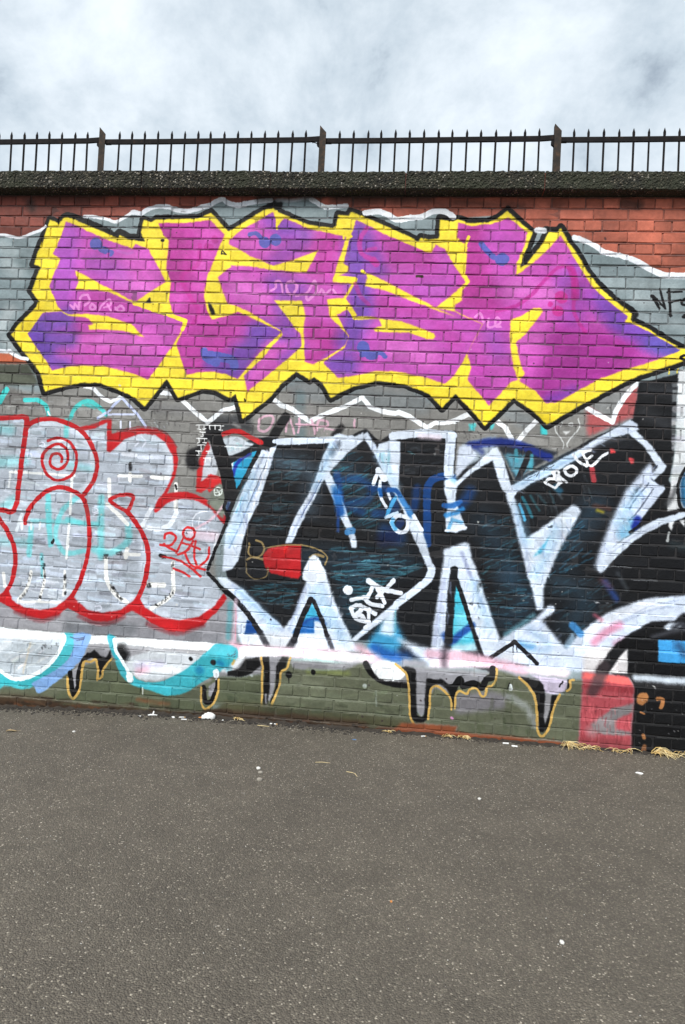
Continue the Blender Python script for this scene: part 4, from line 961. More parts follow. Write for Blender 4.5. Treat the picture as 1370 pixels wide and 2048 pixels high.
S|206,86,184|a0.7 f91.2 w129.6 m|-1617,2963 -1625,2891
S|182,60,156|a0.7 f105.3 w188.5 m|-1491,2702 -1260,2707
S|108,70,162|a0.9 f105.3 w200.3 m|-1180,2472 -1048,2689
S|108,70,162|a0.85 f91.2 w129.6 m|-1003,2749 -895,2728
S|108,70,162|a0.85 f56.1 w70.7 m|-1369,2490 -1209,2447
S|172,60,150|a0.7 f91.2 w129.6 m|-1198,2780 -1170,2710
S|136,74,172|a0.85 f91.2 w141.4 m|-975,3522 -887,3463
S|130,74,172|a0.85 f84.2 w129.6 m|-864,3464 -742,3417
S|150,76,172|a0.8 f98.2 w141.4 m|-923,3237 -797,3334
S|200,92,182|a0.7 f84.2 w141.4 m|-1173,3413 -1013,3343
S|186,60,156|a0.8 f98.2 w164.9 m|-551,3383 -588,3206
S|128,72,168|a0.75 f98.2 w153.2 m|-926,3071 -756,3026
S|130,74,170|a0.8 f84.2 w117.8 m|-869,2918 -787,2719
S|130,74,172|a0.75 f70.2 w82.5 m|-825,2553 -723,2638
S|200,92,182|a0.8 f84.2 w141.4 m|-1190,3066 -1016,2974
S|172,52,142|a0.8 f91.2 w153.2 m|-622,2734 -466,2679
S|172,52,142|a0.8 f84.2 w106 m|-636,2558 -521,2608
S|200,92,182|a0.7 f70.2 w94.3 m|-1021,2429 -924,2609
S|112,72,166|a0.9 f91.2 w176.7 m|-365,3432 -366,3221
S|110,72,166|a0.9 f91.2 w164.9 m|-335,3080 -302,2894
S|112,72,166|a0.9 f98.2 w176.7 m|-344,2799 -385,2681
S|112,72,166|a0.9 f84.2 w141.4 m|-469,2516 -376,2518
S|124,72,168|a0.8 f91.2 w117.8 m|-256,3351 -201,3176
S|172,60,150|a0.8 f98.2 w141.4 m|-142,3388 81,3308
S|172,60,150|a0.7 f91.2 w129.6 m|-90,3271 142,3239
S|172,60,150|a0.8 f84.2 w117.8 m|-131,2944 159,2892
S|172,60,150|a0.7 f84.2 w117.8 m|256,2778 339,2699
S|200,92,182|a0.8 f91.2 w164.9 m|-60,2690 175,2568
S|180,84,184|a0.7 f84.2 w106 m|94,3041 265,3044
S|172,52,142|a0.9 f105.3 w200.3 m|422,3440 473,3094
S|172,52,142|a0.8 f105.3 w164.9 m|398,3000 558,2957
S|180,76,176|a0.7 f105.3 w164.9 m|582,3395 721,3304
S|200,92,182|a0.8 f91.2 w129.6 m|699,3052 954,3056
S|200,92,182|a0.8 f98.2 w176.7 m|896,2873 817,2666
S|158,78,176|a0.7 f98.2 w129.6 m|590,2752 640,2638
S|200,92,182|a0.6 f84.2 w82.5 m|1028,3365 1059,3172
S|160,82,186|a0.75 f77.2 w106 m|1040,3103 1144,3241
S|122,70,170|a0.9 f98.2 w176.7 m|1306,3017 1465,2840
S|112,74,172|a0.9 f91.2 w141.4 m|1444,2839 1641,2754
S|90,90,172|a0.95 f77.2 w129.6 m|1696,2700 1814,2680
S|150,66,168|a0.7 f105.3 w164.9 m|1173,3060 1116,2877
S|152,44,136|a0.9 f119.3 w200.3 m|1057,2717 1451,2660
S|152,44,136|a0.9 f119.3 w200.3 m|977,2534 1348,2545
S|152,44,136|a0.8 f98.2 w141.4 m|894,2427 1029,2352
S|176,60,160|a0.6 f105.3 w141.4 m|511,2520 540,2384
S|206,88,188|a0.7 f98.2 w117.8 m|848,2462 875,2599
S|122,62,168|a0.8 f63.2 w70.7 m|987,2317 1138,2378
S|98,64,158|a0.8 f84.2 w129.6 m|-2693,2685 -2608,2553
S|96,78,168|a0.85 f91.2 w129.6 m|1620,2731 1771,2690
S|116,66,166|a0.7 f105.3 w141.4 m|1364,2928 1532,2796
S|208,116,196|a0.55 f105.3 w129.6 m|753,3076 956,3011
S|208,116,196|a0.55 f105.3 w106 m|-2071,3076 -1867,3007
S|206,112,194|a0.5 f105.3 w117.8 m|-2168,2613 -1892,2596
S|206,112,194|a0.5 f98.2 w106 m|-103,2619 150,2602
S|208,116,196|a0.5 f98.2 w106 m|-1187,3019 -1041,2998
X
F|240,217,58|a1 f3.5|-2393,3144 -2326,3115 -2169,3038 -1937,2927 -1898,2897 -2141,2996 -2243,3010 -2385,3008 -2367,3065 -2387,3120
F|240,217,58|a1 f3.5|-2527,2885 -2434,2823 -2282,2829 -2130,2818 -1952,2763 -1844,2672 -1999,2714 -2149,2720 -2263,2717 -2267,2747 -2233,2757 -2270,2799 -2440,2816
S|240,217,58|a1 f3.5 w30.6|-1936,2918 -1684,2839 -1552,2799 -1573,2736
F|240,217,58|a1 f3.5|-1327,3340 -1279,3355 -1117,3270 -945,3201 -815,3238 -630,3318 -704,3155 -943,3171 -1112,3193 -1234,3197 -1319,3202
F|240,217,58|a1 f3.5|-921,2955 -723,2954 -696,2839 -702,2721 -684,2527 -709,2544 -716,2720 -753,2752
S|240,217,58|a1 f3.5 w16.5|-936,3582 -927,3457
F|240,217,58|a1 f3.5|-323,3174 -246,3146 -79,3067 203,2925 354,2861 203,2913 17,2976 -147,3037 -294,3064 -279,3117 -287,3152
S|240,217,58|a1 f3.5 w23.6|-311,3169 -299,3163
F|240,217,58|a1 f3.5|-363,2832 -301,2859 -160,2841 -21,2824 107,2786 200,2745 211,2722 191,2705 157,2706 29,2750 -202,2747 -215,2767 -158,2792 -183,2838
S|240,217,58|a1 f3.5 w21.2|-434,2961 -352,2840 -300,2849
S|240,217,58|a1 f3.5 w33|-501,3119 -360,3109
S|240,217,58|a1 f3.5 w23.6|-423,3422 -405,3414
F|240,217,58|a1 f3.5|706,2855 785,2882 860,2937 898,2941 918,2919 906,2890 813,2755 751,2698 781,2585 816,2489 777,2437 739,2538 709,2709
S|240,217,58|a1 f3.5 w21.2|381,3358 403,3419
S|240,217,58|a1 f3.5 w14.1|-456,3420 -455,3396
S|240,217,58|a1 f3.5 w14.1|-1739,3347 -1735,3384
S|240,217,58|a1 f3.5 w7.1|1751,2545 1753,2517
S|240,217,58|a1 f3.5 w7.1|1804,2547 1801,2524
F|10,10,12|a1 f3.5|-1856,2922 -1821,2959 -1812,2917
F|10,10,12|a1 f3.5|-1397,2934 -1367,2908 -1341,2849 -1365,2842 -1386,2884
S|10,10,12|a1 f3.5 w8.2|-1317,3280 -1313,3304 -1281,3274 -1311,3280
S|10,10,12|a1 f7 w18.9|-1762,3371 -1750,3371
S|10,10,12|a1 f7 w11.8|-1092,2253 -1089,2242
S|40,32,10|a1 f7 w16.5|61,3139 101,3136
S|9,9,11|a1 f3.5 w16.5 s|1847,2642 1821,2630 1827,2614 1854,2609
S|92,92,172|a1 f3.5 w89.5|-2254,3342 -2249,3340
S|92,92,172|a1 f3.5 w51.8|-2204,3300 -2179,3291
S|92,92,172|a1 f3.5 w25.9 s|-2172,3288 -2124,3282 -2133,3258
S|92,92,172|a1 f3.5 w75.4|-1016,3367 -1009,3357
S|92,92,172|a1 f3.5 w82.5|-938,3384 -935,3380
S|92,92,172|a1 f3.5 w30.6 s|-1125,3420 -1077,3424 -1039,3391
S|86,90,172|a1 f3.5 w82.5|-280,2643 -275,2632
S|86,90,172|a1 f3.5 w58.9|-234,2586 -205,2587
S|86,90,172|a1 f3.5 w30.6 s|-286,2585 -171,2605 -130,2583
S|86,90,172|a1 f3.5 w89.5|631,3266 635,3264
S|86,90,172|a1 f3.5 w40.1 s|493,3371 529,3325 576,3280
S|88,92,174|a1 f3.5 w58.9 s|-1405,2584 -1384,2537 -1309,2504
S|88,92,174|a1 f7 w66 s|-1373,2556 -1214,2530 -1181,2484
S|180,44,140|a0.75 f7 w25.9 s|616,2913 748,2950 844,3031 949,3159 1035,3223 1102,3184 1121,3059 1118,2945 1161,2844 1197,2777
S|180,40,136|a0.7 f7 w51.8 s|1090,3206 1122,3104 1123,3014
S|196,44,140|a0.85 f7 w77.8|1033,3012 1038,3008
S|196,44,140|a0.85 f7 w68.3|1013,2918 1020,2916
S|196,44,140|a0.85 f7 w35.3|964,2963 966,2962
S|180,44,140|a0.6 f7 w30.6 s|-1480,3338 -1484,3206 -1601,3108 -1532,2977 -1464,2870 -1496,2786
S|170,44,130|a0.6 f7 w51.8 s|-1424,3327 -1405,3321
S|170,44,130|a0.6 f7 w47.1 s|-1378,3387 -1372,3375
S|190,52,150|a0.75 f10.5 w33 s|-297,3468 -340,3386 -323,3292 -239,3246
S|190,52,150|a0.8 f10.5 w51.8|-239,3246 -221,3223
S|190,52,150|a0.7 f10.5 w30.6|-289,3316 -232,3328
S|172,52,142|a0.65 f10.5 w28.3 s|-359,3080 -320,2999 -258,2941
S|222,140,206|a0.85 f3.5 w18.9 s|-2348,2876 -2340,2950 -2291,2969 -2269,2927 -2305,2889
S|222,140,206|a0.85 f3.5 w16.5 s|-2413,2887 -2386,2863 -2382,2900 -2347,2858
S|222,140,206|a0.85 f3.5 w18.9 s|-2249,2903 -2222,2879 -2246,2860 -2266,2878 -2249,2903
S|222,140,206|a0.85 f3.5 w16.5 s|-2196,2861 -2173,2904 -2125,2942 -2111,2905 -2159,2880
S|222,140,206|a0.85 f3.5 w16.5 s|-2136,2905 -2108,2863
S|222,140,206|a0.85 f3.5 w16.5 s|-2071,2870 -2035,2895 -2008,2865 -2045,2852 -2072,2882
S|222,140,206|a0.85 f3.5 w16.5 s|-947,3023 -912,3047 -915,3089 -878,3083 -863,3013
S|222,140,206|a0.85 f3.5 w18.9 s|-827,3013 -842,3072 -802,3096 -764,3062 -790,2996 -827,3013
S|222,140,206|a0.85 f3.5 w18.9 s|-766,2991 -696,3004 -663,3063 -642,3099 -626,3029 -681,2957 -696,3004
S|222,140,206|a0.85 f3.5 w16.5 s|-613,3005 -591,3041 -566,3006 -521,3042 -490,3007
S|222,140,206|a0.8 f3.5 w16.5 s|472,2864 505,2887 530,2830
S|222,140,206|a0.8 f3.5 w16.5 s|563,2854 559,2802 599,2803 642,2833 618,2867 609,2809 643,2804
S|186,100,186|a0.7 f7 w18.9 s|-2084,3289 -2008,3272 -1971,3284
S|10,10,12|a1 f3.5 w17.7|1620,3034 1671,2951
S|10,10,12|a1 f3.5 w14.1|1629,3034 1707,2955
S|10,10,12|a1 f3.5 w15.3|1709,2953 1670,3080
S|10,10,12|a1 f3.5 w16.5|1729,3081 1746,2902
S|10,10,12|a1 f3.5 w14.1|1719,3058 1809,3065
S|10,10,12|a1 f3.5 w14.1|1732,2991 1806,3009
S|10,10,12|a1 f3.5 w16.5 s|1864,3010 1830,3016 1815,2982 1882,2971
S|10,10,12|a1 f3.5 w16.5 s|1868,2927 1821,2898 1885,2894
S|234,238,244|a1 f3.5 w21.2 s|-3246,3369 -2987,3399 -2908,3391 -2823,3379 -2754,3408 -2678,3436 -2642,3467
S|234,238,244|a1 f3.5 w23.6 s|-2353,3540 -2276,3538 -2174,3516 -2110,3502 -2049,3533 -1989,3574
S|228,232,240|a1 f3.5 w35.3 s|-1989,3574 -1926,3564 -1878,3591 -1817,3611 -1742,3611 -1654,3590 -1568,3585 -1483,3609 -1423,3625 -1376,3654 -1328,3670 -1296,3650 -1222,3626 -1150,3641 -1054,3656 -982,3663
S|200,205,214|a0.7 f10.5 w28.3 s|-934,3663 -815,3664 -721,3684 -648,3649
S|234,238,244|a1 f3.5 w35.3 s|-696,3673 -647,3645 -587,3616 -528,3620 -446,3626
S|236,240,246|a1 f3.5 w40.1 s|-314,3576 -222,3586 -151,3563 -91,3531 -11,3547 69,3555 147,3588 227,3589 292,3554
S|232,236,242|a1 f7 w40.1|858,3466 903,3461
S|234,238,244|a1 f3.5 w35.3 s|1103,3419 1159,3401 1237,3365 1293,3328 1381,3303 1457,3285
S|234,238,244|a1 f3.5 w40.1 s|1479,3277 1534,3252 1611,3208 1698,3176 1752,3176 1826,3172 2543,3154
S|234,238,244|a1 f3.5 w25.9 s|-3715,2570 -2929,2544 -2865,2546 -2811,2517 -2758,2496 -2719,2491
S|60,40,34|a0.6 f56.1 w70.7|-3007,3707 -2235,3685
S|40,34,32|a0.6 f42.1 w58.9|-2769,3640 -2753,3596
S|40,34,32|a0.7 f56.1 w70.7|-1056,3689 -627,3714
S|44,34,30|a0.6 f56.1 w70.7|-532,3691 120,3682
S|60,40,34|a0.6 f42.1 w70.7|1420,3653 1507,3642
S|70,42,34|a0.5 f49.1 w47.1|298,3659 751,3626
F|72,72,52|a1 f28.1|-4675,-60 -2727,49 -1860,57 -1200,74 -1081,170 -498,158 71,130 166,121 194,-60 -1060,-60 -4649,-60
S|62,46,34|a0.85 f31.6 w82.5|-3880,9 -2725,13 -2226,29 -1736,20 -1257,35 -1075,61 -609,75 -151,56
S|70,52,38|a0.6 f49.1 w70.7|-2727,49 -2352,54
S|92,46,30|a0.85 f21.1 w47.1|-37,43 486,58 798,34 1228,37
F|128,70,44|a1 f10.5|52,50 105,110 483,118 468,73 796,78 1077,73 1270,62 1271,41 471,29 486,52
S|50,40,34|a0.5 f35.1 w47.1|-723,44 76,35
S|128,66,40|a0.6 f28.1 w23.6|-1718,126 -1500,108
H|44,34,26|a0.8 f3.5 n70 l70.7 w21.2 g0|-3489,14 -2727,43 -1859,51 -1199,57 -1076,73 -495,90 -39,76 -36,15 -605,-3 -1071,-7 -1855,-12 -2723,-10 -3482,-60
H|20,18,16|a0.8 f3.5 n60 l25.9 w11.8 g10|-3489,14 -2727,43 -1859,51 -1199,57 -1076,73 -495,90 -39,76 -36,15 -605,-3 -1071,-7 -1855,-12 -2723,-10 -3482,-60
H|112,70,46|a0.6 f3.5 n30 l47.1 w16.5 g0|-2726,37 -1859,46 -1199,57 -1075,61 -494,79 -38,65 -36,15 -605,-3 -1071,-7 -1855,-12 -2723,-10
H|60,66,50|a0.6 f3.5 n40 l70.7 w23.6 g0|-1086,255 -731,191 155,237 159,148 -726,100 -1080,141
H|104,112,90|a0.45 f3.5 n50 l82.5 w21.2 g0|-763,348 151,326 159,148 -752,144
H|72,80,58|a0.5 f3.5 n30 l58.9 w23.6 g80|724,458 889,426 990,104 534,89
H|110,66,46|a0.5 f3.5 n26 l18.9 w9.4 g60|468,84 1268,95 1270,51 471,29
H|52,38,28|a0.55 f3.5 n60 l82.5 w40.1 g0|-3493,74 -2730,84 -2107,97 -1201,97 -1078,107 -610,98 -605,8 -1071,-7 -1197,29 -2100,-8 -2723,-22 -3479,-60
H|26,22,18|a0.6 f3.5 n50 l40.1 w18.9 g0|-3492,57 -2728,61 -2105,73 -1201,86 -1077,90 -266,86 -263,24 -1071,-7 -1197,29 -2100,-8 -2723,-22 -3479,-60
H|96,58,38|a0.55 f3.5 n34 l58.9 w18.9 g0|-2727,49 -2105,62 -1200,69 -1075,61 -609,64 -605,8 -1071,-7 -1197,29 -2100,-8 -2723,-22
H|84,90,70|a0.5 f3.5 n20 l70.7 w28.3 g0|-2355,113 -1203,131 -1200,74 -2351,42
H|30,24,20|a0.6 f3.5 n40 l30.6 w11.8 g0|-38,54 486,52 799,28 1271,41 1273,-3 473,-26 -35,-2
'''  # small white ticks on the black fill are glints painted in
run_paint(PAINT)  # bright bands along the splayed course have sky light put into their colour

# lit lips and shadow gaps of the bed joints, painted as pale and dark strokes
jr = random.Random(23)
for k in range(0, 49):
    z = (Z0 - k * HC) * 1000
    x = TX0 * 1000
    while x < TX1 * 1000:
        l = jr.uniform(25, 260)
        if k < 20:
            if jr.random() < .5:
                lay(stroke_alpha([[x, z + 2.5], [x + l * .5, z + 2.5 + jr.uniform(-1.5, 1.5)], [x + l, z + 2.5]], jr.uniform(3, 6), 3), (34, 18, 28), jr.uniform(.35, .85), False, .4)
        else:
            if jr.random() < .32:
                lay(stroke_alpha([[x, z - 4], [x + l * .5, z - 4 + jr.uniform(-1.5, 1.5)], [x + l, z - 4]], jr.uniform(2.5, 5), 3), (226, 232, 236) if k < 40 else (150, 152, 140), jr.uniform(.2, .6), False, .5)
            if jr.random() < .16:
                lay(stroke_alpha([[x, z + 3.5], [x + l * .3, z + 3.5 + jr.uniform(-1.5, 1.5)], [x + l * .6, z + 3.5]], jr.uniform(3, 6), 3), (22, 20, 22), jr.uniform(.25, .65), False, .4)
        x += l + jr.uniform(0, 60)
# wear: blotchy coats, thin runs of dirt, chips
mott = 1 + .10 * (vnoise(TH, TW, 60, 5) - .5) + .09 * (vnoise(TH, TW, 15, 6) - .5) + .07 * (vnoise(TH, TW, 5, 8) - .5) + .11 * (tone - .5)
img *= mott[..., None].astype(np.float32)
for _ in range(70):
    x = random.uniform(TX0 * 1000, TX1 * 1000); z = random.uniform(900, 3690); l = random.uniform(60, 500)
    lay(stroke_alpha([[x, z], [x + random.uniform(-4, 4), z - l * .5], [x + random.uniform(-6, 6), z - l]], random.uniform(3, 9), 6), (34, 30, 28), random.uniform(.05, .22), False, .5)
for _ in range(90):
    x = random.uniform(TX0 * 1000, TX1 * 1000); z = random.uniform(40, 520); l = random.uniform(20, 120)
    lay(stroke_alpha([[x, z], [x + random.uniform(-3, 3), z - l]], random.uniform(3, 10), 6), (60, 48, 38), random.uniform(.08, .3), False, .5)
for _ in range(520):
    x = random.uniform(TX0 * 1000, TX1 * 1000); z = random.uniform(80, 3690); s = random.uniform(1.5, 7) if random.random() < .9 else random.uniform(7, 14)
    dark = random.random() < (.8 if z > 1600 else .5)
    P = [[x + s * random.uniform(.4, 1) * math.cos(a), z + s * random.uniform(.4, 1) * math.sin(a)] for a in np.linspace(0, 5.6, 7)]
    lay(fill_alpha(P, 1.5), (40, 28, 34) if dark else (205, 205, 200), random.uniform(.35, .9), False)
# slight waviness of hand-held spray lines and rough masonry
wx = ((vnoise(TH, TW, 9, 11) - .5) * 1.5 + (vnoise(TH, TW, 34, 12) - .5) * 2.6)
wy = ((vnoise(TH, TW, 9, 13) - .5) * 1.5 + (vnoise(TH, TW, 34, 14) - .5) * 2.6)
iy = np.clip((np.arange(TH)[:, None] + wy).round().astype(int), 0, TH - 1)
ix = np.clip((np.arange(TW)[None] + wx).round().astype(int), 0, TW - 1)
img = img[iy, ix]
buf = np.ones((TH, TW, 4), np.float32)
buf[..., :3] = np.clip(img, 0, 1)
paint_img = bpy.data.images.new('wall_paint', TW, TH)
paint_img.colorspace_settings.name = 'sRGB'
paint_img.pixels.foreach_set(buf.ravel())
paint_img.update()
paint_img.pack()

# ------------------------------------------------------------------ materials
def new_mat(name):
    m = bpy.data.materials.new(name); m.use_nodes = True
    t = m.node_tree
    b = t.nodes['Principled BSDF']
    return m, t, b
def noise(t, scale, detail=4, rough=.55, vec=None):
    n = N(t, 'ShaderNodeTexNoise'); n.inputs['Scale'].default_value = scale; n.inputs['Detail'].default_value = detail; n.inputs['Roughness'].default_value = rough
    if vec: t.links.new(vec, n.inputs['Vector'])
    return n
def geo_pos(t):
    return N(t, 'ShaderNodeNewGeometry').outputs['Position']
def bump(t, b, height, strength, dist, prev=None):
    n = N(t, 'ShaderNodeBump'); n.inputs['Strength'].default_value = strength; n.inputs['Distance'].default_value = dist
    t.links.new(height, n.inputs['Height'])
    if prev: t.links.new(prev, n.inputs['Normal'])
    t.links.new(n.outputs[0], b.inputs['Normal'])
    return n.outputs[0]
def mathn(t, op, a, bv):
    n = N(t, 'ShaderNodeMath', operation=op)
    t.links.new(a, n.inputs[0])
    if isinstance(bv, (int, float)): n.inputs[1].default_value = bv
    else: t.links.new(bv, n.inputs[1])
    return n.outputs[0]
def mixc(t, fac, c1, c2, mode='MIX'):
    n = N(t, 'ShaderNodeMix'); n.data_type = 'RGBA'; n.blend_type = mode
    for sock, v in ((0, fac), (6, c1), (7, c2)):
        if isinstance(v, (int, float)): n.inputs[sock].default_value = v
        elif isinstance(v, tuple): n.inputs[sock].default_value = (*v, 1) if len(v) == 3 else v
        else: t.links.new(v, n.inputs[sock])
    return n.outputs[2]
def ramp_(t, fac, stops):
    n = N(t, 'ShaderNodeValToRGB'); el = n.color_ramp.elements
    while len(el) < len(stops): el.new(.5)
    for e_, (p, c) in zip(el, stops):
        e_.position = p; e_.color = (*c, 1) if len(c) == 3 else c
    t.links.new(fac, n.inputs[0])
    return n.outputs[0]

def paint_colour(t):
    pos = geo_pos(t)
    mp = N(t, 'ShaderNodeSeparateXYZ'); t.links.new(pos, mp.inputs[0])
    u = mathn(t, 'DIVIDE', mathn(t, 'SUBTRACT', mp.outputs['X'], TX0), TX1 - TX0)
    v = mathn(t, 'DIVIDE', mathn(t, 'SUBTRACT', mp.outputs['Z'], TZ0), TZ1 - TZ0)
    c = N(t, 'ShaderNodeCombineXYZ'); t.links.new(u, c.inputs[0]); t.links.new(v, c.inputs[1])
    im = N(t, 'ShaderNodeTexImage'); im.image = paint_img; im.extension = 'EXTEND'; im.interpolation = 'Linear'
    t.links.new(c.outputs[0], im.inputs[0])
    return im.outputs[0], pos, mp.outputs['Z']

M_brick, t, b = new_mat('painted brick')
col, pos, zz = paint_colour(t)
nf = noise(t, 95, 5, .6, pos); ng = noise(t, 22, 4, .6, pos)
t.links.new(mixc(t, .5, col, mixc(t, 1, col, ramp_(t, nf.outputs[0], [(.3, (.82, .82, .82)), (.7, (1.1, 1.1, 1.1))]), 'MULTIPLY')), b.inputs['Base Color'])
t.links.new(ramp_(t, ng.outputs[0], [(.3, (.42, .42, .42)), (.7, (.66, .66, .66))]), b.inputs['Roughness'])
b.inputs['Specular IOR Level'].default_value = .22
p1 = bump(t, b, ng.outputs[0], .5, .006)
bump(t, b, nf.outputs[0], .45, .002, p1)

M_mortar, t, b = new_mat('dark mortar with joint shade under thin paint')
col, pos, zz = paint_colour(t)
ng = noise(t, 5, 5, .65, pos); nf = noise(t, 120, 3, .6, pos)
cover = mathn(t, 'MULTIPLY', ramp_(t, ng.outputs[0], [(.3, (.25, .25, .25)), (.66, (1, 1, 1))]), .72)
# shade of the upper joints put into the mortar colour, fading out down the wall
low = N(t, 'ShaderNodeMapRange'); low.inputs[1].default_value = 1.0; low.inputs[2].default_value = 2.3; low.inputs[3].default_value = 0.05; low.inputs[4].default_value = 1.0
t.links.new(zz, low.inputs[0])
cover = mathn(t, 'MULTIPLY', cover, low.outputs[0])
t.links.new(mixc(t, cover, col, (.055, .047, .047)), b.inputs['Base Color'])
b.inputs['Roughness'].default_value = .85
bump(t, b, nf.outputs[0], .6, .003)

M_coping, t, b = new_mat('exposed aggregate concrete')
pos = geo_pos(t)
vo = N(t, 'ShaderNodeTexVoronoi'); vo.inputs['Scale'].default_value = 82; t.links.new(pos, vo.inputs['Vector'])
vs_ = N(t, 'ShaderNodeSeparateColor'); t.links.new(vo.outputs['Color'], vs_.inputs[0])
ng = noise(t, 5, 4, .6, pos)
stone = ramp_(t, vs_.outputs[0], [(0, (.014, .013, .009)), (.55, (.038, .032, .020)), (.82, (.075, .062, .042)), (.93, (.24, .21, .16)), (1, (.42, .39, .34))])
edge = ramp_(t, vo.outputs['Distance'], [(.35, (0, 0, 0)), (.62, (1, 1, 1))])
c1 = mixc(t, edge, stone, (.010, .010, .007))
c2 = mixc(t, ramp_(t, ng.outputs[0], [(.42, (0, 0, 0)), (.62, (.75, .75, .75))]), c1, (.026, .030, .014))
t.links.new(c2, b.inputs['Base Color']); b.inputs['Roughness'].default_value = .9
bump(t, b, vo.outputs['Distance'], 1.0, -.012)

M_iron, t, b = new_mat('dark painted iron')
pos = geo_pos(t); ng = noise(t, 30, 4, .6, pos)
t.links.new(ramp_(t, ng.outputs[0], [(.35, (.007, .006, .007)), (.6, (.013, .011, .011)), (.78, (.04, .022, .014))]), b.inputs['Base Color'])
b.inputs['Roughness'].default_value = .85; b.inputs['Specular IOR Level'].default_value = .2
M_post, t, b = new_mat('rusty iron post')
pos = geo_pos(t); ng = noise(t, 26, 5, .65, pos); nf = noise(t, 140, 3, .6, pos)
t.links.new(ramp_(t, ng.outputs[0], [(.3, (.014, .011, .009)), (.5, (.030, .022, .016)), (.7, (.075, .040, .022))]), b.inputs['Base Color'])
b.inputs['Roughness'].default_value = .88
bump(t, b, nf.outputs[0], .6, .002)

M_asphalt, t, b = new_mat('worn asphalt')
pos = geo_pos(t)
w0 = noise(t, 40, 2, .5, pos)
va = N(t, 'ShaderNodeTexVoronoi'); va.inputs['Scale'].default_value = 165; t.links.new(pos, va.inputs['Vector'])
vb = N(t, 'ShaderNodeTexVoronoi'); vb.inputs['Scale'].default_value = 74; t.links.new(pos, vb.inputs['Vector'])
sa = N(t, 'ShaderNodeSeparateColor'); t.links.new(va.outputs['Color'], sa.inputs[0])
sb = N(t, 'ShaderNodeSeparateColor'); t.links.new(vb.outputs['Color'], sb.inputs[0])
big = noise(t, .9, 5, .6, pos); mid = noise(t, 6, 4, .6, pos); fine = noise(t, 260, 3, .7, pos)
base = ramp_(t, sa.outputs[0], [(0, (.078, .072, .065)), (.55, (.100, .093, .084)), (.86, (.128, .119, .107)), (.97, (.18, .17, .15)), (1, (.42, .40, .37))])
base = mixc(t, ramp_(t, va.outputs['Distance'], [(.38, (0, 0, 0)), (.7, (.4, .4, .4))]), base, (.066, .061, .055))
# scattered pale chippings
chip = mathn(t, 'MULTIPLY', ramp_(t, sb.outputs[1], [(.975, (0, 0, 0)), (.98, (1, 1, 1))]), ramp_(t, vb.outputs['Distance'], [(.22, (1, 1, 1)), (.34, (0, 0, 0))]))
base = mixc(t, chip, base, ramp_(t, sb.outputs[2], [(0, (.20, .185, .16)), (.7, (.34, .32, .29)), (1, (.62, .60, .56))]))
base = mixc(t, 1, base, ramp_(t, big.outputs[0], [(.3, (.89, .89, .89)), (.7, (1.1, 1.1, 1.09))]), 'MULTIPLY')
base = mixc(t, 1, base, ramp_(t, mid.outputs[0], [(.3, (.88, .88, .88)), (.7, (1.1, 1.1, 1.1))]), 'MULTIPLY')
base = mixc(t, 1, base, (1.29, 1.21, 1.06), 'MULTIPLY')
t.links.new(base, b.inputs['Base Color'])
b.inputs['Roughness'].default_value = .82; b.inputs['Specular IOR Level'].default_value = .35
p1 = bump(t, b, va.outputs['Distance'], .9, -.006)
bump(t, b, fine.outputs[0], .5, .003, p1)

def simple(name, colour, rough=.8, var=.25, scale=60):
    m, t, b = new_mat(name)
    pos = geo_pos(t); n = noise(t, scale, 4, .6, pos)
    lo = tuple(c * (1 - var) for c in colour); hi = tuple(min(1, c * (1 + var)) for c in colour)
    t.links.new(ramp_(t, n.outputs[0], [(.3, lo), (.7, hi)]), b.inputs['Base Color'])
    b.inputs['Roughness'].default_value = rough
    return m
M_grit = simple('loose dark grit', (.038, .033, .028), .95, .5, 25)
M_white = simple('white paper', (.78, .78, .77), .7, .08)
M_filter = simple('tan filter paper', (.55, .36, .18), .8, .15)
M_ash = simple('ash', (.2, .19, .18), .9)
M_straw = simple('dry straw', (.60, .42, .16), .75, .35, 40)
M_strawp = simple('pale straw', (.74, .60, .32), .75, .25, 40)
M_stone_w = simple('white stone', (.66, .65, .61), .7, .12)
M_stone_g = simple('beige stone', (.30, .275, .23), .8, .2)
M_leaf = simple('dead leaf', (.36, .27, .15), .8, .3)
M_orange = simple('orange plastic', (.62, .25, .07), .5, .15)
M_blue = simple('blue plastic', (.08, .2, .42), .4, .15)
M_earth = simple('dirt', (.030, .024, .018), .95, .4, 30)

# ------------------------------------------------------------------ object helpers
def link(o, parent=None):
    COL.objects.link(o)
    if parent: o.parent = parent
    return o
def mesh_obj(name, verts, faces, mat, parent=None, smooth_=False):
    me = bpy.data.meshes.new(name)
    me.from_pydata([tuple(v) for v in verts], [], faces)
    me.materials.append(mat)
    if smooth_:
        me.shade_smooth()
    me.update()
    return link(bpy.data.objects.new(name, me), parent)
def tag(o, label=None, cat=None, group=None, kind=None):
    if label: o['label'] = label
    if cat: o['category'] = cat
    if group: o['group'] = group
    if kind: o['kind'] = kind
    return o
def empty(name, loc, label, cat, group=None):
    o = bpy.data.objects.new(name, None); o.empty_display_size = .1
    link(o); o.location = loc
    return tag(o, label, cat, group)
def box_vf(x0, x1, y0, y1, z0, z1):
    v = [(x0, y0, z0), (x1, y0, z0), (x1, y1, z0), (x0, y1, z0), (x0, y0, z1), (x1, y0, z1), (x1, y1, z1), (x0, y1, z1)]
    f = [(0, 3, 2, 1), (4, 5, 6, 7), (0, 1, 5, 4), (1, 2, 6, 5), (2, 3, 7, 6), (3, 0, 4, 7)]
    return v, f

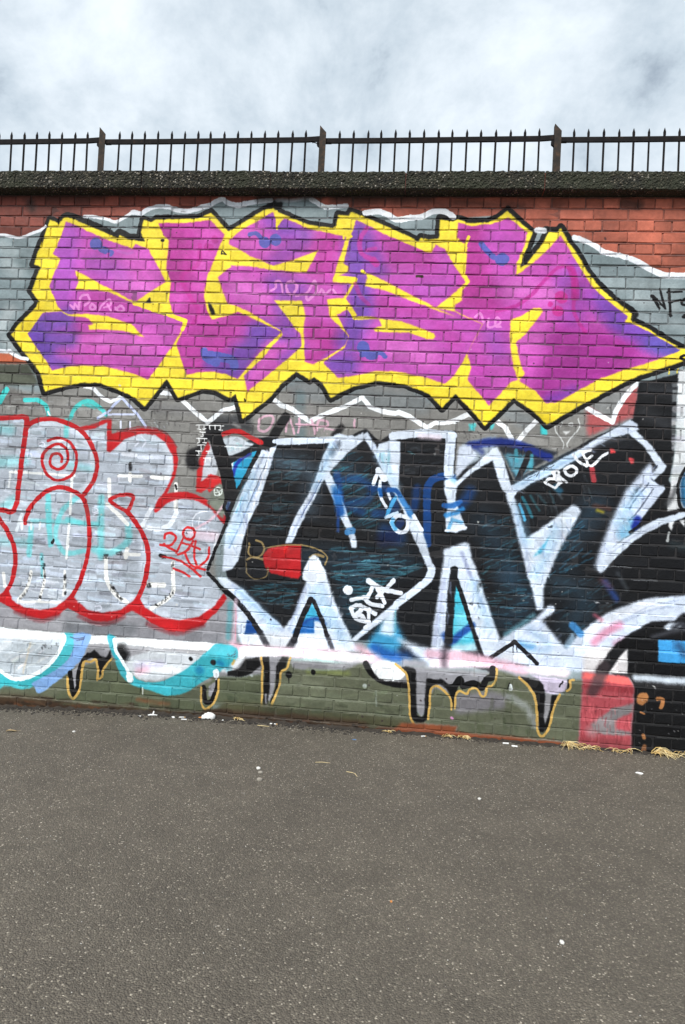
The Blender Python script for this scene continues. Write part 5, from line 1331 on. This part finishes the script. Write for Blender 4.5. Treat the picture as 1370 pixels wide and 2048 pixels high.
# ------------------------------------------------------------------ ground
gx = np.unique(np.concatenate([np.linspace(-3.4, -1, 25), [-900, -300, -100, -40, -15, -8, -5], [0, 2, 5, 9, 15, 40, 100, 300, 900]]))
gy = [-900, -300, -100, -40, -15, -8, -4, -2, -1, -.4, -.1, .34, 3, 10, 40, 100, 300, 900]
gv = [(x, y, gh(x)) for y in gy for x in gx]
gf = [(j * len(gx) + i, j * len(gx) + i + 1, (j + 1) * len(gx) + i + 1, (j + 1) * len(gx) + i) for j in range(len(gy) - 1) for i in range(len(gx) - 1)]
tag(mesh_obj('ground', gv, gf, M_asphalt), kind='structure')

# ------------------------------------------------------------------ brick wall
wall = empty('brick_wall', (0, 0, 0), 'long red brick wall painted all over with colourful graffiti lettering above the asphalt', 'wall')
JT, BJ = 0.0070, 0.0092                          # joint width
def brick_rings(L, H, r, splay=False):
    """outline with eight points, three rings: face, arris, back"""
    hx, hz = L / 2, H / 2
    out8 = [(-1, -1), (0, -1), (1, -1), (1, 0), (1, 1), (0, 1), (-1, 1), (-1, 0)]
    vs_ = []
    jit = [(r.gauss(0, .0009), r.gauss(0, .0009)) for _ in out8]
    tilt = (r.gauss(0, .0012), r.gauss(0, .0009)); off = r.gauss(0, .0013)
    for inset, dep in ((.0044, 0.0), (.0010, .0022), (0.0, .0060), (.0, .03)):
        for i, (sx, sz) in enumerate(out8):
            k = 1.7 if (sx and sz) else 1.0
            x = sx * (hx - inset * (k if sx else 0)) + jit[i][0]
            z = sz * (hz - inset * (k if sz else 0)) + jit[i][1]
            y = dep + (off + tilt[0] * sx + tilt[1] * sz if dep < .02 else 0)
            vs_.append([x, y, z])
    fs = [tuple(range(8))]
    for q in range(3):
        for i in range(8):
            j = (i + 1) % 8
            fs.append((q * 8 + j, q * 8 + i, (q + 1) * 8 + i, (q + 1) * 8 + j))
    if splay:                        # the sloped face of the plinth course
        for v in vs_:
            v[1] += PR * ((v[2] + HC / 2) / HC)
    return vs_, fs
def brick_mesh(L, H, seed, splay=False):
    v, f = brick_rings(L, H, random.Random(seed), splay)
    me = bpy.data.meshes.new('brick'); me.from_pydata([tuple(q) for q in v], [], f); me.materials.append(M_brick)
    return me
protos = {('s', i): brick_mesh(SM - JT, HC - BJ, i) for i in range(10)}
protos.update({('h', i): brick_mesh(SM / 2 - JT, HC - BJ, 50 + i) for i in range(10)})
protos.update({('p', i): brick_mesh(SM - JT, HC - BJ, 90 + i, True) for i in range(6)})

def project(p):
    d = Vector(p) - cam.location
    z = d.dot(fwd)
    return 685 + 1420 * d.dot(right) / z, 1024 + 1420 * d.dot(down) / z, z
bricks = []                          # (kind, x centre, y, z centre)
for k in range(-1, 48):
    zc = Z0 - (k + .5) * HC
    y = 0.0 if k < 40 else -PR
    if k % 2 == 0:
        n0, n1 = int((XL + XO) / SM) - 1, int((XR + XO) / SM) + 1
        for n in range(n0, n1):
            x = (n + .5) * SM - XO
            bricks.append(('p' if k == 40 else 's', x, y, zc, k))
    else:
        n0, n1 = int((XL + XO) / SM) * 2 - 2, int((XR + XO) / SM) * 2 + 2
        for n in range(n0, n1):
            x = (n + 1) * SM / 2 - XO
            bricks.append(('h', x, y, zc, k))
scored = []
for i, (kd, x, y, z, k) in enumerate(bricks):
    if kd != 's': continue
    hw = SM / 2
    ps = [project((x + a, y, z + c)) for a in (-hw, hw) for c in (-HC / 2, HC / 2)]
    vis = [1 for u, v, d in ps if 0 < u < 1370 and 0 < v < 2048]
    if z - HC / 2 < gh(x) - .01: continue
    if len(vis) < 4: continue
    scored.append((-(1 / ps[0][2] ** 2), i))
scored.sort()
single = {i for _, i in scored[:300]}
rv = random.Random(3)
loose_v, loose_f = [], []
for i, (kd, x, y, z, k) in enumerate(bricks):
    jx = rv.gauss(0, .0016); jz = rv.gauss(0, .0008)
    var = rv.randrange(6 if kd == 'p' else 10)
    me = protos[(kd, var)]
    if i in single or (kd == 'p' and -3.3 < x < 2.2):
        o = bpy.data.objects.new('brick' if kd == 's' else 'splay_brick', me)
        o.location = (x + jx, y, z + jz)
        link(o, wall)
    else:
        base_i = len(loose_v)
        sx = -1 if rv.random() < .5 else 1
        v, f = brick_rings({'s': SM, 'p': SM, 'h': SM / 2}[kd] - JT, HC - BJ, rv, kd == 'p')
        loose_v += [(q[0] + x + jx, q[1] + y, q[2] + z + jz) for q in v]
        loose_f += [tuple(a + base_i for a in q) for q in f]
tag(mesh_obj('brickwork', loose_v, loose_f, M_brick, wall), kind='stuff')

# mortar core, one sheet set back behind the brick faces, following the plinth
mr = np.random.default_rng(17)
mxs = np.linspace(XL, XR, 190)
# weather-struck pointing: every bed joint slopes from under the upper brick out to the lip of the lower one
mzs, mys = [Z0 + HC + .004], [.006]
for q in range(-1, 49):
    zj = Z0 - q * HC
    if q > -1:
        mzs += [zj + BJ / 2 + .001, zj - BJ / 2 - .0005, zj - BJ / 2 - .0035, zj - HC / 2]
        dp = .0078 if zj > 2.15 else .0050      # lower joints shallower, to soften their dark line
        mys += [dp, .0012, dp * .74, dp * .7]
mzs.append(-.2); mys.append(.006)
def front(z, y):
    return y - PR * min(1, max(0, (ZC - z) / HC))
mv = []
for j, (z, y) in enumerate(zip(mzs, mys)):
    amp = 0 if j in (0, len(mzs) - 1) else .0013
    wob = mr.normal(0, 1, len(mxs)); wob2 = np.convolve(mr.normal(0, 1, len(mxs) + 8), np.ones(9) / 3, 'valid')
    for i, x in enumerate(mxs):
        mv.append((x, front(z, y) + float(np.clip(wob[i] * amp * .6 + wob2[i] * amp, -.0035, .004)), z))
nx_ = len(mxs)
mf = [(j * nx_ + i, (j + 1) * nx_ + i, (j + 1) * nx_ + i + 1, j * nx_ + i + 1) for j in range(len(mzs) - 1) for i in range(nx_ - 1)]
kb = len(mv)
mv += [(XL, .33, mzs[0]), (XR, .33, mzs[0]), (XL, .33, -.2), (XR, .33, -.2)]
top = list(range(nx_)); bot = [(len(mzs) - 1) * nx_ + i for i in range(nx_)]
mf += [tuple(top) + (kb + 1, kb), tuple(reversed(bot)) + (kb + 2, kb + 3), (kb, kb + 1, kb + 3, kb + 2),
       tuple(j * nx_ for j in reversed(range(len(mzs)))) + (kb, kb + 2), tuple(j * nx_ + nx_ - 1 for j in range(len(mzs))) + (kb + 3, kb + 1)]
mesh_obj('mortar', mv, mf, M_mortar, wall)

# coping stones
cj = [-6.55, -5.62, -4.69, -3.765, -2.836, -1.895, -.975, -.043, .879, 1.81, 2.74, 3.67, 4.6, 5.5]
ZS, ZT, YF, YB = Z0 + HC + .006, 3.826, -.10, .40
for a, b_ in zip(cj[:-1], cj[1:]):
    rr = np.random.default_rng(int((a + 20) * 100))
    L = b_ - a - .007
    nx, nz, ny = 64, 8, 5
    # strip that wraps soffit lip, front and top
    ringyz = [(.02, ZS), (YF + .012, ZS)] + [(YF, ZS + .006 + (ZT - ZS - .014) * q / nz) for q in range(nz + 1)] + [(YF + .012, ZT)] + [(YF + .012 + (YB - YF - .012) * q / ny, ZT) for q in range(1, ny + 1)] + [(YB, ZS)]
    V, F_ = [], []
    m_ = len(ringyz)
    dz = rr.normal(0, .0015); dyy = rr.normal(0, .002)
    for i in range(nx + 1):
        for j, (yy, z) in enumerate(ringyz):
            amp = .0022 if j not in (0, m_ - 1) else 0
            V.append((a + .0035 + L * i / nx, yy + dyy + rr.normal(0, amp), z + (dz if z > ZS + .02 else 0) + (rr.normal(0, amp) if z > ZS + .003 else 0)))
    for i in range(nx):
        for j in range(m_ - 1):
            F_.append((i * m_ + j, i * m_ + j + 1, (i + 1) * m_ + j + 1, (i + 1) * m_ + j))
    F_.append(tuple(range(m_ - 1, -1, -1))); F_.append(tuple(nx * m_ + j for j in range(m_)))
    mesh_obj('coping_stone', V, F_, M_coping, wall)

v, f = box_vf(XL - .2, XR + .2, -.086, .385, ZS + .004, ZT - .012)
mesh_obj('coping_bed', v, f, M_mortar, wall)

# ------------------------------------------------------------------ railing on the coping
YR = .10
rail_root = empty('iron_railing', (0, YR, ZT), 'dark iron railing with pointed pickets and rusty posts standing on the wall coping', 'railing')
rail_root_inv = Matrix.Translation((0, -YR, -ZT))
def rail_part(name, v, f, mat, loc=(0, 0, 0)):
    o = mesh_obj(name, v, f, mat, rail_root)
    o.location = (loc[0], loc[1], loc[2])
    return o
posts = [-3.925, -2.291, -.653, .981, 2.615]
for i, x in enumerate(posts):
    w, tk = .046, .007
    ht = 4.243 - ZT + random.uniform(-.003, .003)
    # angle iron: broad flange towards the viewer, leg behind, cut on a slant
    pr = [(-w / 2, 0), (w / 2, 0), (w / 2, tk), (-w / 2 + tk, tk), (-w / 2 + tk, .045), (-w / 2, .045)]
    V = [(p[0], p[1], -.03) for p in pr] + [(p[0], p[1], ht - .05 * (p[0] + w / 2) / w) for p in pr]
    k = len(pr)
    F_ = [(q, (q + 1) % k, (q + 1) % k + k, q + k) for q in range(k)] + [tuple(range(k - 1, -1, -1)), tuple(range(k, 2 * k))]
    o = rail_part('post', V, F_, M_post, (x, -.02, 0))
    o.rotation_euler = (0, random.uniform(-.006, .006), 0)
    # lug bolted on the left of the post
    lug = [(-.042, -.012, .282), (-.020, -.012, .262), (-.020, .012, .262), (-.042, .012, .282), (-.042, -.012, .306), (-.020, -.012, .306), (-.020, .012, .306), (-.042, .012, .306)]
    rail_part('lug', lug, [(0, 3, 2, 1), (4, 5, 6, 7), (0, 1, 5, 4), (1, 2, 6, 5), (2, 3, 7, 6), (3, 0, 4, 7)], M_iron, (x, 0, 0))
    v, f = box_vf(.02, .062, -.008, .008, .294, .301)
    rail_part('bracket', v, f, M_iron, (x, 0, 0))
# bent wire end on the middle post
def tube(pts, r, sides=5, taper=None):
    V, F_ = [], []
    n_ = len(pts)
    for i, p in enumerate(pts):
        p = Vector(p)
        d = (Vector(pts[min(i + 1, n_ - 1)]) - Vector(pts[max(i - 1, 0)])).normalized()
        a = d.orthogonal().normalized(); c = d.cross(a)
        rad = r * (taper[i] if taper else 1)
        for s in range(sides):
            an = 2 * math.pi * s / sides
            V.append(p + a * (math.cos(an) * rad) + c * (math.sin(an) * rad))
    for i in range(n_ - 1):
        for s in range(sides):
            s2 = (s + 1) % sides
            F_.append((i * sides + s, i * sides + s2, (i + 1) * sides + s2, (i + 1) * sides + s))
    F_.append(tuple(range(sides - 1, -1, -1))); F_.append(tuple((n_ - 1) * sides + s for s in range(sides)))
    return V, F_
v, f = tube([(-.025, -.01, .292), (-.04, -.014, .290), (-.062, -.016, .296), (-.074, -.016, .293)], .0035)
rail_part('wire_end', v, f, M_iron, (posts[2], 0, 0))

def picket_mesh(seed):
    r = random.Random(seed)
    h = 4.221 - ZT
    V, F_ = [], []
    lev = [(-.03, .0074), (.30, .0074), (.335, .0080), (h - .052, .0092), (h - .030, .0094), (h - .004, .0022), (h, .0006)]
    for z, rad in lev:
        bend = r.gauss(0, .0006)
        for s in range(6):
            an = math.pi * s / 3
            V.append((math.cos(an) * rad + bend, math.sin(an) * rad, z))
    for i in range(len(lev) - 1):
        for s in range(6):
            s2 = (s + 1) % 6
            F_.append((i * 6 + s, i * 6 + s2, (i + 1) * 6 + s2, (i + 1) * 6 + s))
    F_.append((5, 4, 3, 2, 1, 0)); F_.append(tuple(len(V) - 6 + s for s in range(6)))
    me = bpy.data.meshes.new('picket'); me.from_pydata(V, [], F_); me.materials.append(M_iron)
    return me
pk = [picket_mesh(i) for i in range(4)]
starts = [(-3.80, 15), (-2.17, 15), (-.534, 15), (1.092, 15)]
for x0, cnt in starts:
    for i in range(cnt):
        o = bpy.data.objects.new('picket', random.choice(pk))
        o.location = (x0 + .0994 * i + random.gauss(0, .0012), 0, random.gauss(0, .0015))
        o.rotation_euler = (random.gauss(0, .006), random.gauss(0, .006), random.uniform(0, 1))
        link(o, rail_root)
for a, b_ in zip(posts[:-1], posts[1:]):
    x0, x1 = a + .020, b_ - .020
    V, F_ = [], []
    secs = [(x0, .316), (x0 + .4, .3165), (x1 - .45, .322), (x1 - .1, .325), (x1, .332)]
    for x, zc in secs:
        for dy_, dz_ in ((-.008, -.019), (.008, -.019), (.008, .013), (.003, .018), (-.003, .018), (-.008, .013)):
            V.append((x, dy_, zc + dz_))
    for i in range(len(secs) - 1):
        for s in range(6):
            s2 = (s + 1) % 6
            F_.append((i * 6 + s, i * 6 + s2, (i + 1) * 6 + s2, (i + 1) * 6 + s))
    F_.append((5, 4, 3, 2, 1, 0)); F_.append(tuple(len(V) - 6 + s for s in range(6)))
    rail_part('top_rail', V, F_, M_iron)

# ------------------------------------------------------------------ dirt and grit along the foot of the wall
def pebbles(n_, place, mat_name, mat, kind='stuff'):
    V, F_ = [], []
    for _ in range(n_):
        x, y, s = place()
        z = gh(x)
        b0 = len(V)
        a0 = random.uniform(0, 6.28)
        fl = random.uniform(.35, .8)
        for i in range(5):
            an = a0 + i * 1.2566
            rad = s * random.uniform(.7, 1.2)
            V.append((x + math.cos(an) * rad, y + math.sin(an) * rad * random.uniform(.6, 1), z - s * .2))
        for i in range(5):
            an = a0 + i * 1.2566 + .3
            rad = s * random.uniform(.4, .8)
            V.append((x + math.cos(an) * rad, y + math.sin(an) * rad * .8, z + s * fl * random.uniform(.7, 1.1)))
        for i in range(5):
            j = (i + 1) % 5
            F_.append((b0 + i, b0 + j, b0 + 5 + j, b0 + 5 + i))
        F_.append(tuple(b0 + 5 + i for i in range(5)))
    return tag(mesh_obj(mat_name, V, F_, mat), kind=kind)
def near_wall():
    x = random.uniform(-3.4, 2.3)
    lefty = 1.0 if x < -.2 else .55
    y = -PR - abs(random.gauss(0, .06 * lefty)) - .002
    return x, y, random.uniform(.003, .010) * (1.25 if x < -.2 else .9)
tag(pebbles(2600, near_wall, 'dark_grit', M_grit), 'dark loose grit gathered along the foot of the wall', 'grit')
tag(pebbles(240, lambda: (*near_wall()[:2], random.uniform(.0025, .0055)), 'pale_grit', M_stone_g), 'pale stone crumbs among the dark grit at the wall foot', 'grit')
tag(pebbles(650, lambda: (random.uniform(-3.2, 2.3), -.08 - random.random() ** 1.2 * 3.2, random.uniform(.0010, .0027)), 'asphalt_chippings', M_stone_w), 'tiny white chippings scattered over the asphalt', 'chippings')
# ragged skirt of earth filling the angle between wall and asphalt
V, F_ = [], []
xs2 = np.linspace(-3.6, 2.5, 260)
for i, x in enumerate(xs2):
    w = .012 + .022 * random.random(); h = .006 + .016 * random.random() * (1.2 if x < -.3 else .8)
    z = gh(x)
    V += [(x, -PR + .004, z + h), (x, -PR - w * .5, z + h * .45), (x, -PR - w - .008, z - .002)]
for i in range(len(xs2) - 1):
    for j in range(2):
        F_.append((i * 3 + j, i * 3 + j + 1, (i + 1) * 3 + j + 1, (i + 1) * 3 + j))
tag(mesh_obj('earth_skirt', V, F_, M_earth), 'dark earth filling the angle between wall and asphalt', 'earth', kind='stuff')

# ------------------------------------------------------------------ litter
def lump(name, x, y, sx, sy, sz, mat, label, cat, seed, rot=0, group=None, parent=None, sub=2, rough=.18, zoff=0):
    bm = bmesh.new()
    bmesh.ops.create_icosphere(bm, subdivisions=sub, radius=1)
    r = random.Random(seed)
    for v in bm.verts:
        q = 1 + r.uniform(-rough, rough)
        v.co = Vector((v.co.x * sx * q, v.co.y * sy * q, max(v.co.z, -.55) * sz * q))
    me = bpy.data.meshes.new(name); bm.to_mesh(me); bm.free(); me.materials.append(mat); me.shade_smooth() if sub > 2 else None
    o = bpy.data.objects.new(name, me)
    o.location = (x, y, gh(x) + sz * .5 + zoff); o.rotation_euler = (0, 0, rot)
    link(o, parent)
    if label: tag(o, label, cat, group)
    return o
def butt(x, y, rot, label, length=.036, filt=True, r_=.0038):
    root = empty('cigarette_butt', (x, y, gh(x) + r_ * .95), label, 'cigarette butt', 'cigarette butts along the wall foot')
    root.rotation_euler = (0, 0, rot)
    v, f = tube([(-length / 2, 0, 0), (-length * .1, 0, .0003), (length * .28, 0, 0)], r_, 8)
    mesh_obj('paper_tube', v, f, M_white, root, False)
    v, f = tube([(length * .285, 0, 0), (length * .4, 0, .0002), (length * .5, 0, 0)], r_ * 1.0, 8)
    mesh_obj('filter', v, f, M_filter if filt else M_white, root, False)
    return root
tissue = empty('crumpled_tissue', (-1.20, -.095, gh(-1.2)), 'crumpled white tissue with an orange tip lying against the wall foot', 'litter')
l1 = lump('paper_lump', .004, 0, .042, .022, .030, M_white, None, None, 3, .1, sub=3, rough=.08); l1.parent = tissue; l1.location = (.008, 0, .014)
l2 = lump('paper_fold', 0, 0, .024, .016, .018, M_white, None, None, 8, .5, sub=3, rough=.10); l2.parent = tissue; l2.location = (-.022, -.004, .010)
v, f = tube([(-.062, -.014, .005), (-.045, -.010, .008), (-.030, -.006, .010)], .0045, 7)
mesh_obj('orange_tip', v, f, M_orange, tissue)

butt(-1.372, -.118, .15, 'white cigarette butt just left of the crumpled tissue, nearest the wall', .040)
butt(-1.345, -.165, .12, 'white cigarette butt left of the crumpled tissue, further from the wall', .036, False)
butt(.792, -.118, .1, 'bright white cigarette butt nearest the wall of the pair below the lone drip', .038, False, .0052)
butt(.842, -.168, -.2, 'bright white cigarette butt further out of the pair below the lone drip', .036, False, .0056)
butt(.262, -.105, .35, 'tan cigarette butt lying beside the wall under the wide dripping outline', .034)
butt(-.742, -.105, -.08, 'long pale cigarette butt at the wall foot right of the tissue', .052)

root = empty('paper_scrap', (-1.585, -.118, gh(-1.585)), 'torn white paper scrap shaped like a small cross by the wall foot', 'litter')
for nm, pts in (('paper_strip', [(-.028, -.006, .004), (-.01, 0, .007), (.014, .004, .006), (.032, .010, .005)]), ('paper_strip', [(.002, 0, .006), (.004, .012, .016), (.003, .02, .026)])):
    v, f = tube(pts, .0052, 6, [.8, 1.1, 1, .7][:len(pts)]); mesh_obj(nm, v, f, M_white, root)
lump('paper_scrap', -1.66, -.15, .012, .006, .004, M_white, 'small flat white paper scrap left of the cross-shaped scrap', 'litter', 5, .2)
lump('paper_scrap', -1.432, -.13, .014, .009, .006, M_white, 'small folded white scrap between cross-shaped scrap and cigarette butts', 'litter', 6, -.4)
lump('paper_scrap', -1.09, -.11, .010, .006, .004, M_white, 'tiny white scrap just right of the crumpled tissue', 'litter', 7, .1)
lump('paper_scrap', 1.513, -.50, .022, .009, .007, M_white, 'white paper scrap lying alone on the asphalt below the black paint', 'litter', 9, -.45)
lump('stone_pebble', -.650, -.985, .012, .011, .009, M_stone_w, 'bright white round pebble, topmost of the row of three on the asphalt', 'pebble', 12, 0, 'row of three pebbles on the asphalt', None, 2, .1)
lump('stone_pebble', -.625, -1.045, .013, .010, .008, M_stone_g, 'beige pebble in the middle of the row of three on the asphalt', 'pebble', 13, .5, 'row of three pebbles on the asphalt', None, 2, .1)
lump('stone_pebble', -.606, -1.150, .016, .013, .009, M_stone_g, 'largest beige pebble, lowest of the row of three on the asphalt', 'pebble', 14, .3, 'row of three pebbles on the asphalt', None, 2, .1)
lump('stone_pebble', .535, -1.14, .009, .008, .006, M_stone_w, 'single white pebble on open asphalt right of centre', 'pebble', 15, .3)
lump('stone_pebble', .697, -2.38, .008, .010, .006, M_stone_w, 'white pebble nearest the viewer on the asphalt', 'pebble', 16, .3)
lump('stone_pebble', -1.915, -.58, .010, .008, .006, M_stone_w, 'white pebble on the asphalt at far left', 'pebble', 17, .3)
lump('plastic_bead', .122, -2.235, .0045, .0045, .004, M_orange, 'tiny orange plastic bead on the near asphalt', 'litter', 18)
lump('plastic_scrap', -.18, -.30, .014, .005, .003, M_blue, 'small flat blue plastic scrap on asphalt near the wall', 'litter', 19, .1)
# dead leaf, cupped blade with a stalk
lf = empty('dead_leaf', (-2.29, -.64, gh(-2.29)), 'pale dead leaf on the asphalt at the left edge', 'leaf')
V, F_ = [], []
for i in range(7):
    tt = i / 6; hw = .012 * math.sin(math.pi * min(1, tt * .93 + .04))
    for s in (-1, -.5, 0, .5, 1):
        V.append((-.03 + .06 * tt, s * hw, .004 + .006 * abs(s) + .003 * math.sin(tt * 5)))
for i in range(6):
    for j in range(4):
        F_.append((i * 5 + j, i * 5 + j + 1, (i + 1) * 5 + j + 1, (i + 1) * 5 + j))
V2 = V + [(a, b2, c + .0012) for a, b2, c in V]
F2 = [tuple(reversed(q)) for q in F_] + [tuple(a + 35 for a in q) for q in F_]
mesh_obj('blade', V2, F2, M_leaf, lf)
v, f = tube([(.03, 0, .005), (.04, .002, .006), (.052, .006, .003)], .0012, 5); mesh_obj('stalk', v, f, M_leaf, lf)
lf.rotation_euler = (0, 0, .5)

def straw_curve(name, pts, label, mat=M_strawp, rad=.0018, cat='straw'):
    v, f = tube(pts, rad, 5, [1] * (len(pts) - 1) + [.5])
    o = mesh_obj(name, v, f, mat)
    return tag(o, label, cat)
g0 = gh(0)
straw_curve('dry_stalk', [(-.17, -.91, g0 + .003), (-.14, -.925, g0 + .006), (-.12, -.94, g0 + .006), (-.105, -.975, g0 + .003)], 'curved yellow dry stalk lying alone on the open asphalt')
straw_curve('dry_stalk', [(-.84, -.165, gh(-.8) + .003), (-.80, -.175, gh(-.8) + .005), (-.76, -.17, gh(-.76) + .003)], 'thin pale stalk at the wall foot below the long butt', M_strawp, .0022)
straw_curve('dry_stalk', [(-.36, -.80, g0 + .003), (-.32, -.79, g0 + .004), (-.275, -.792, g0 + .003)], 'straight pale stalk on the asphalt left of the curved one', M_strawp, .0014)

def tuft(x, y, w, n_, spread, label, seed, mats=(M_straw, M_strawp), lean=(.5, -1.0), hmax=.05, ln=(.07, .15)):
    r = random.Random(seed)
    root = empty('dry_grass_tuft', (x, y, gh(x)), label, 'dry grass', 'dry grass tufts along the wall foot')
    for mi, m in enumerate(mats):
        V, F_ = [], []
        for _ in range(n_ // len(mats)):
            bx = r.gauss(0, w * .35); by = r.uniform(0, .022)
            an = math.atan2(lean[1], lean[0]) + r.gauss(0, spread)
            l = r.uniform(*ln); h = r.uniform(.25, 1) * hmax
            pts = []
            kx = r.gauss(0, .25)
            for q in range(5):
                tq = q / 4
                a2 = an + kx * tq * 1.6
                pts.append((bx + math.cos(a2) * l * tq, by + math.sin(a2) * l * tq * .55, .002 + h * math.sin(math.pi * min(1, tq * .95 + .05)) ** .8 * (1 - .35 * tq)))
            v, f = tube(pts, r.uniform(.0014, .0027), 4, [1, 1, .9, .7, .35])
            o_ = len(V); V += v; F_ += [tuple(a + o_ for a in q) for q in f]
        ob = mesh_obj('blades', V, F_, m, root); ob['kind'] = 'stuff'
    return root
tuft(1.175, -.085, .035, 24, .6, 'spreading dry straw tuft under the boundary of green and red paint', 21, lean=(.75, -.8), hmax=.055)
tuft(1.335, -.080, .035, 14, .9, 'small curled dry grass tuft beside the spreading one under red paint', 22, hmax=.035, ln=(.05, .1))
tuft(1.485, -.090, .02, 6, .7, 'thin dry grass wisp under the red painted panel', 23, hmax=.03, ln=(.05, .09))
tuft(1.56, -.085, .03, 8, .9, 'loose dry grass wisp at the right corner of the red panel', 24, hmax=.035, ln=(.05, .1))
tuft(1.745, -.085, .045, 34, .45, 'largest dry straw tuft at the foot of the black paint', 25, lean=(.8, -.75), hmax=.06, ln=(.09, .17))
tuft(1.93, -.080, .05, 12, .9, 'dry grass tuft cut by the right edge of the photo', 26, hmax=.04, ln=(.06, .11))
tuft(.43, -.072, .035, 18, 1.2, 'small rusty dry grass tuft left of its pair at the wall foot', 27, hmax=.022, ln=(.03, .06))
tuft(.525, -.075, .035, 24, 1.2, 'small golden dry grass tuft right of its pair at the wall foot', 28, hmax=.026, ln=(.03, .06))
tuft(-1.0, -.075, .05, 12, 1.3, 'thin pale dry grass wisp right of the crumpled tissue', 29, hmax=.02, ln=(.03, .06))
tuft(.04, -.072, .05, 12, 1.3, 'sparse dry grass wisp on rusty ground left of the tan butt', 30, hmax=.018, ln=(.03, .05))
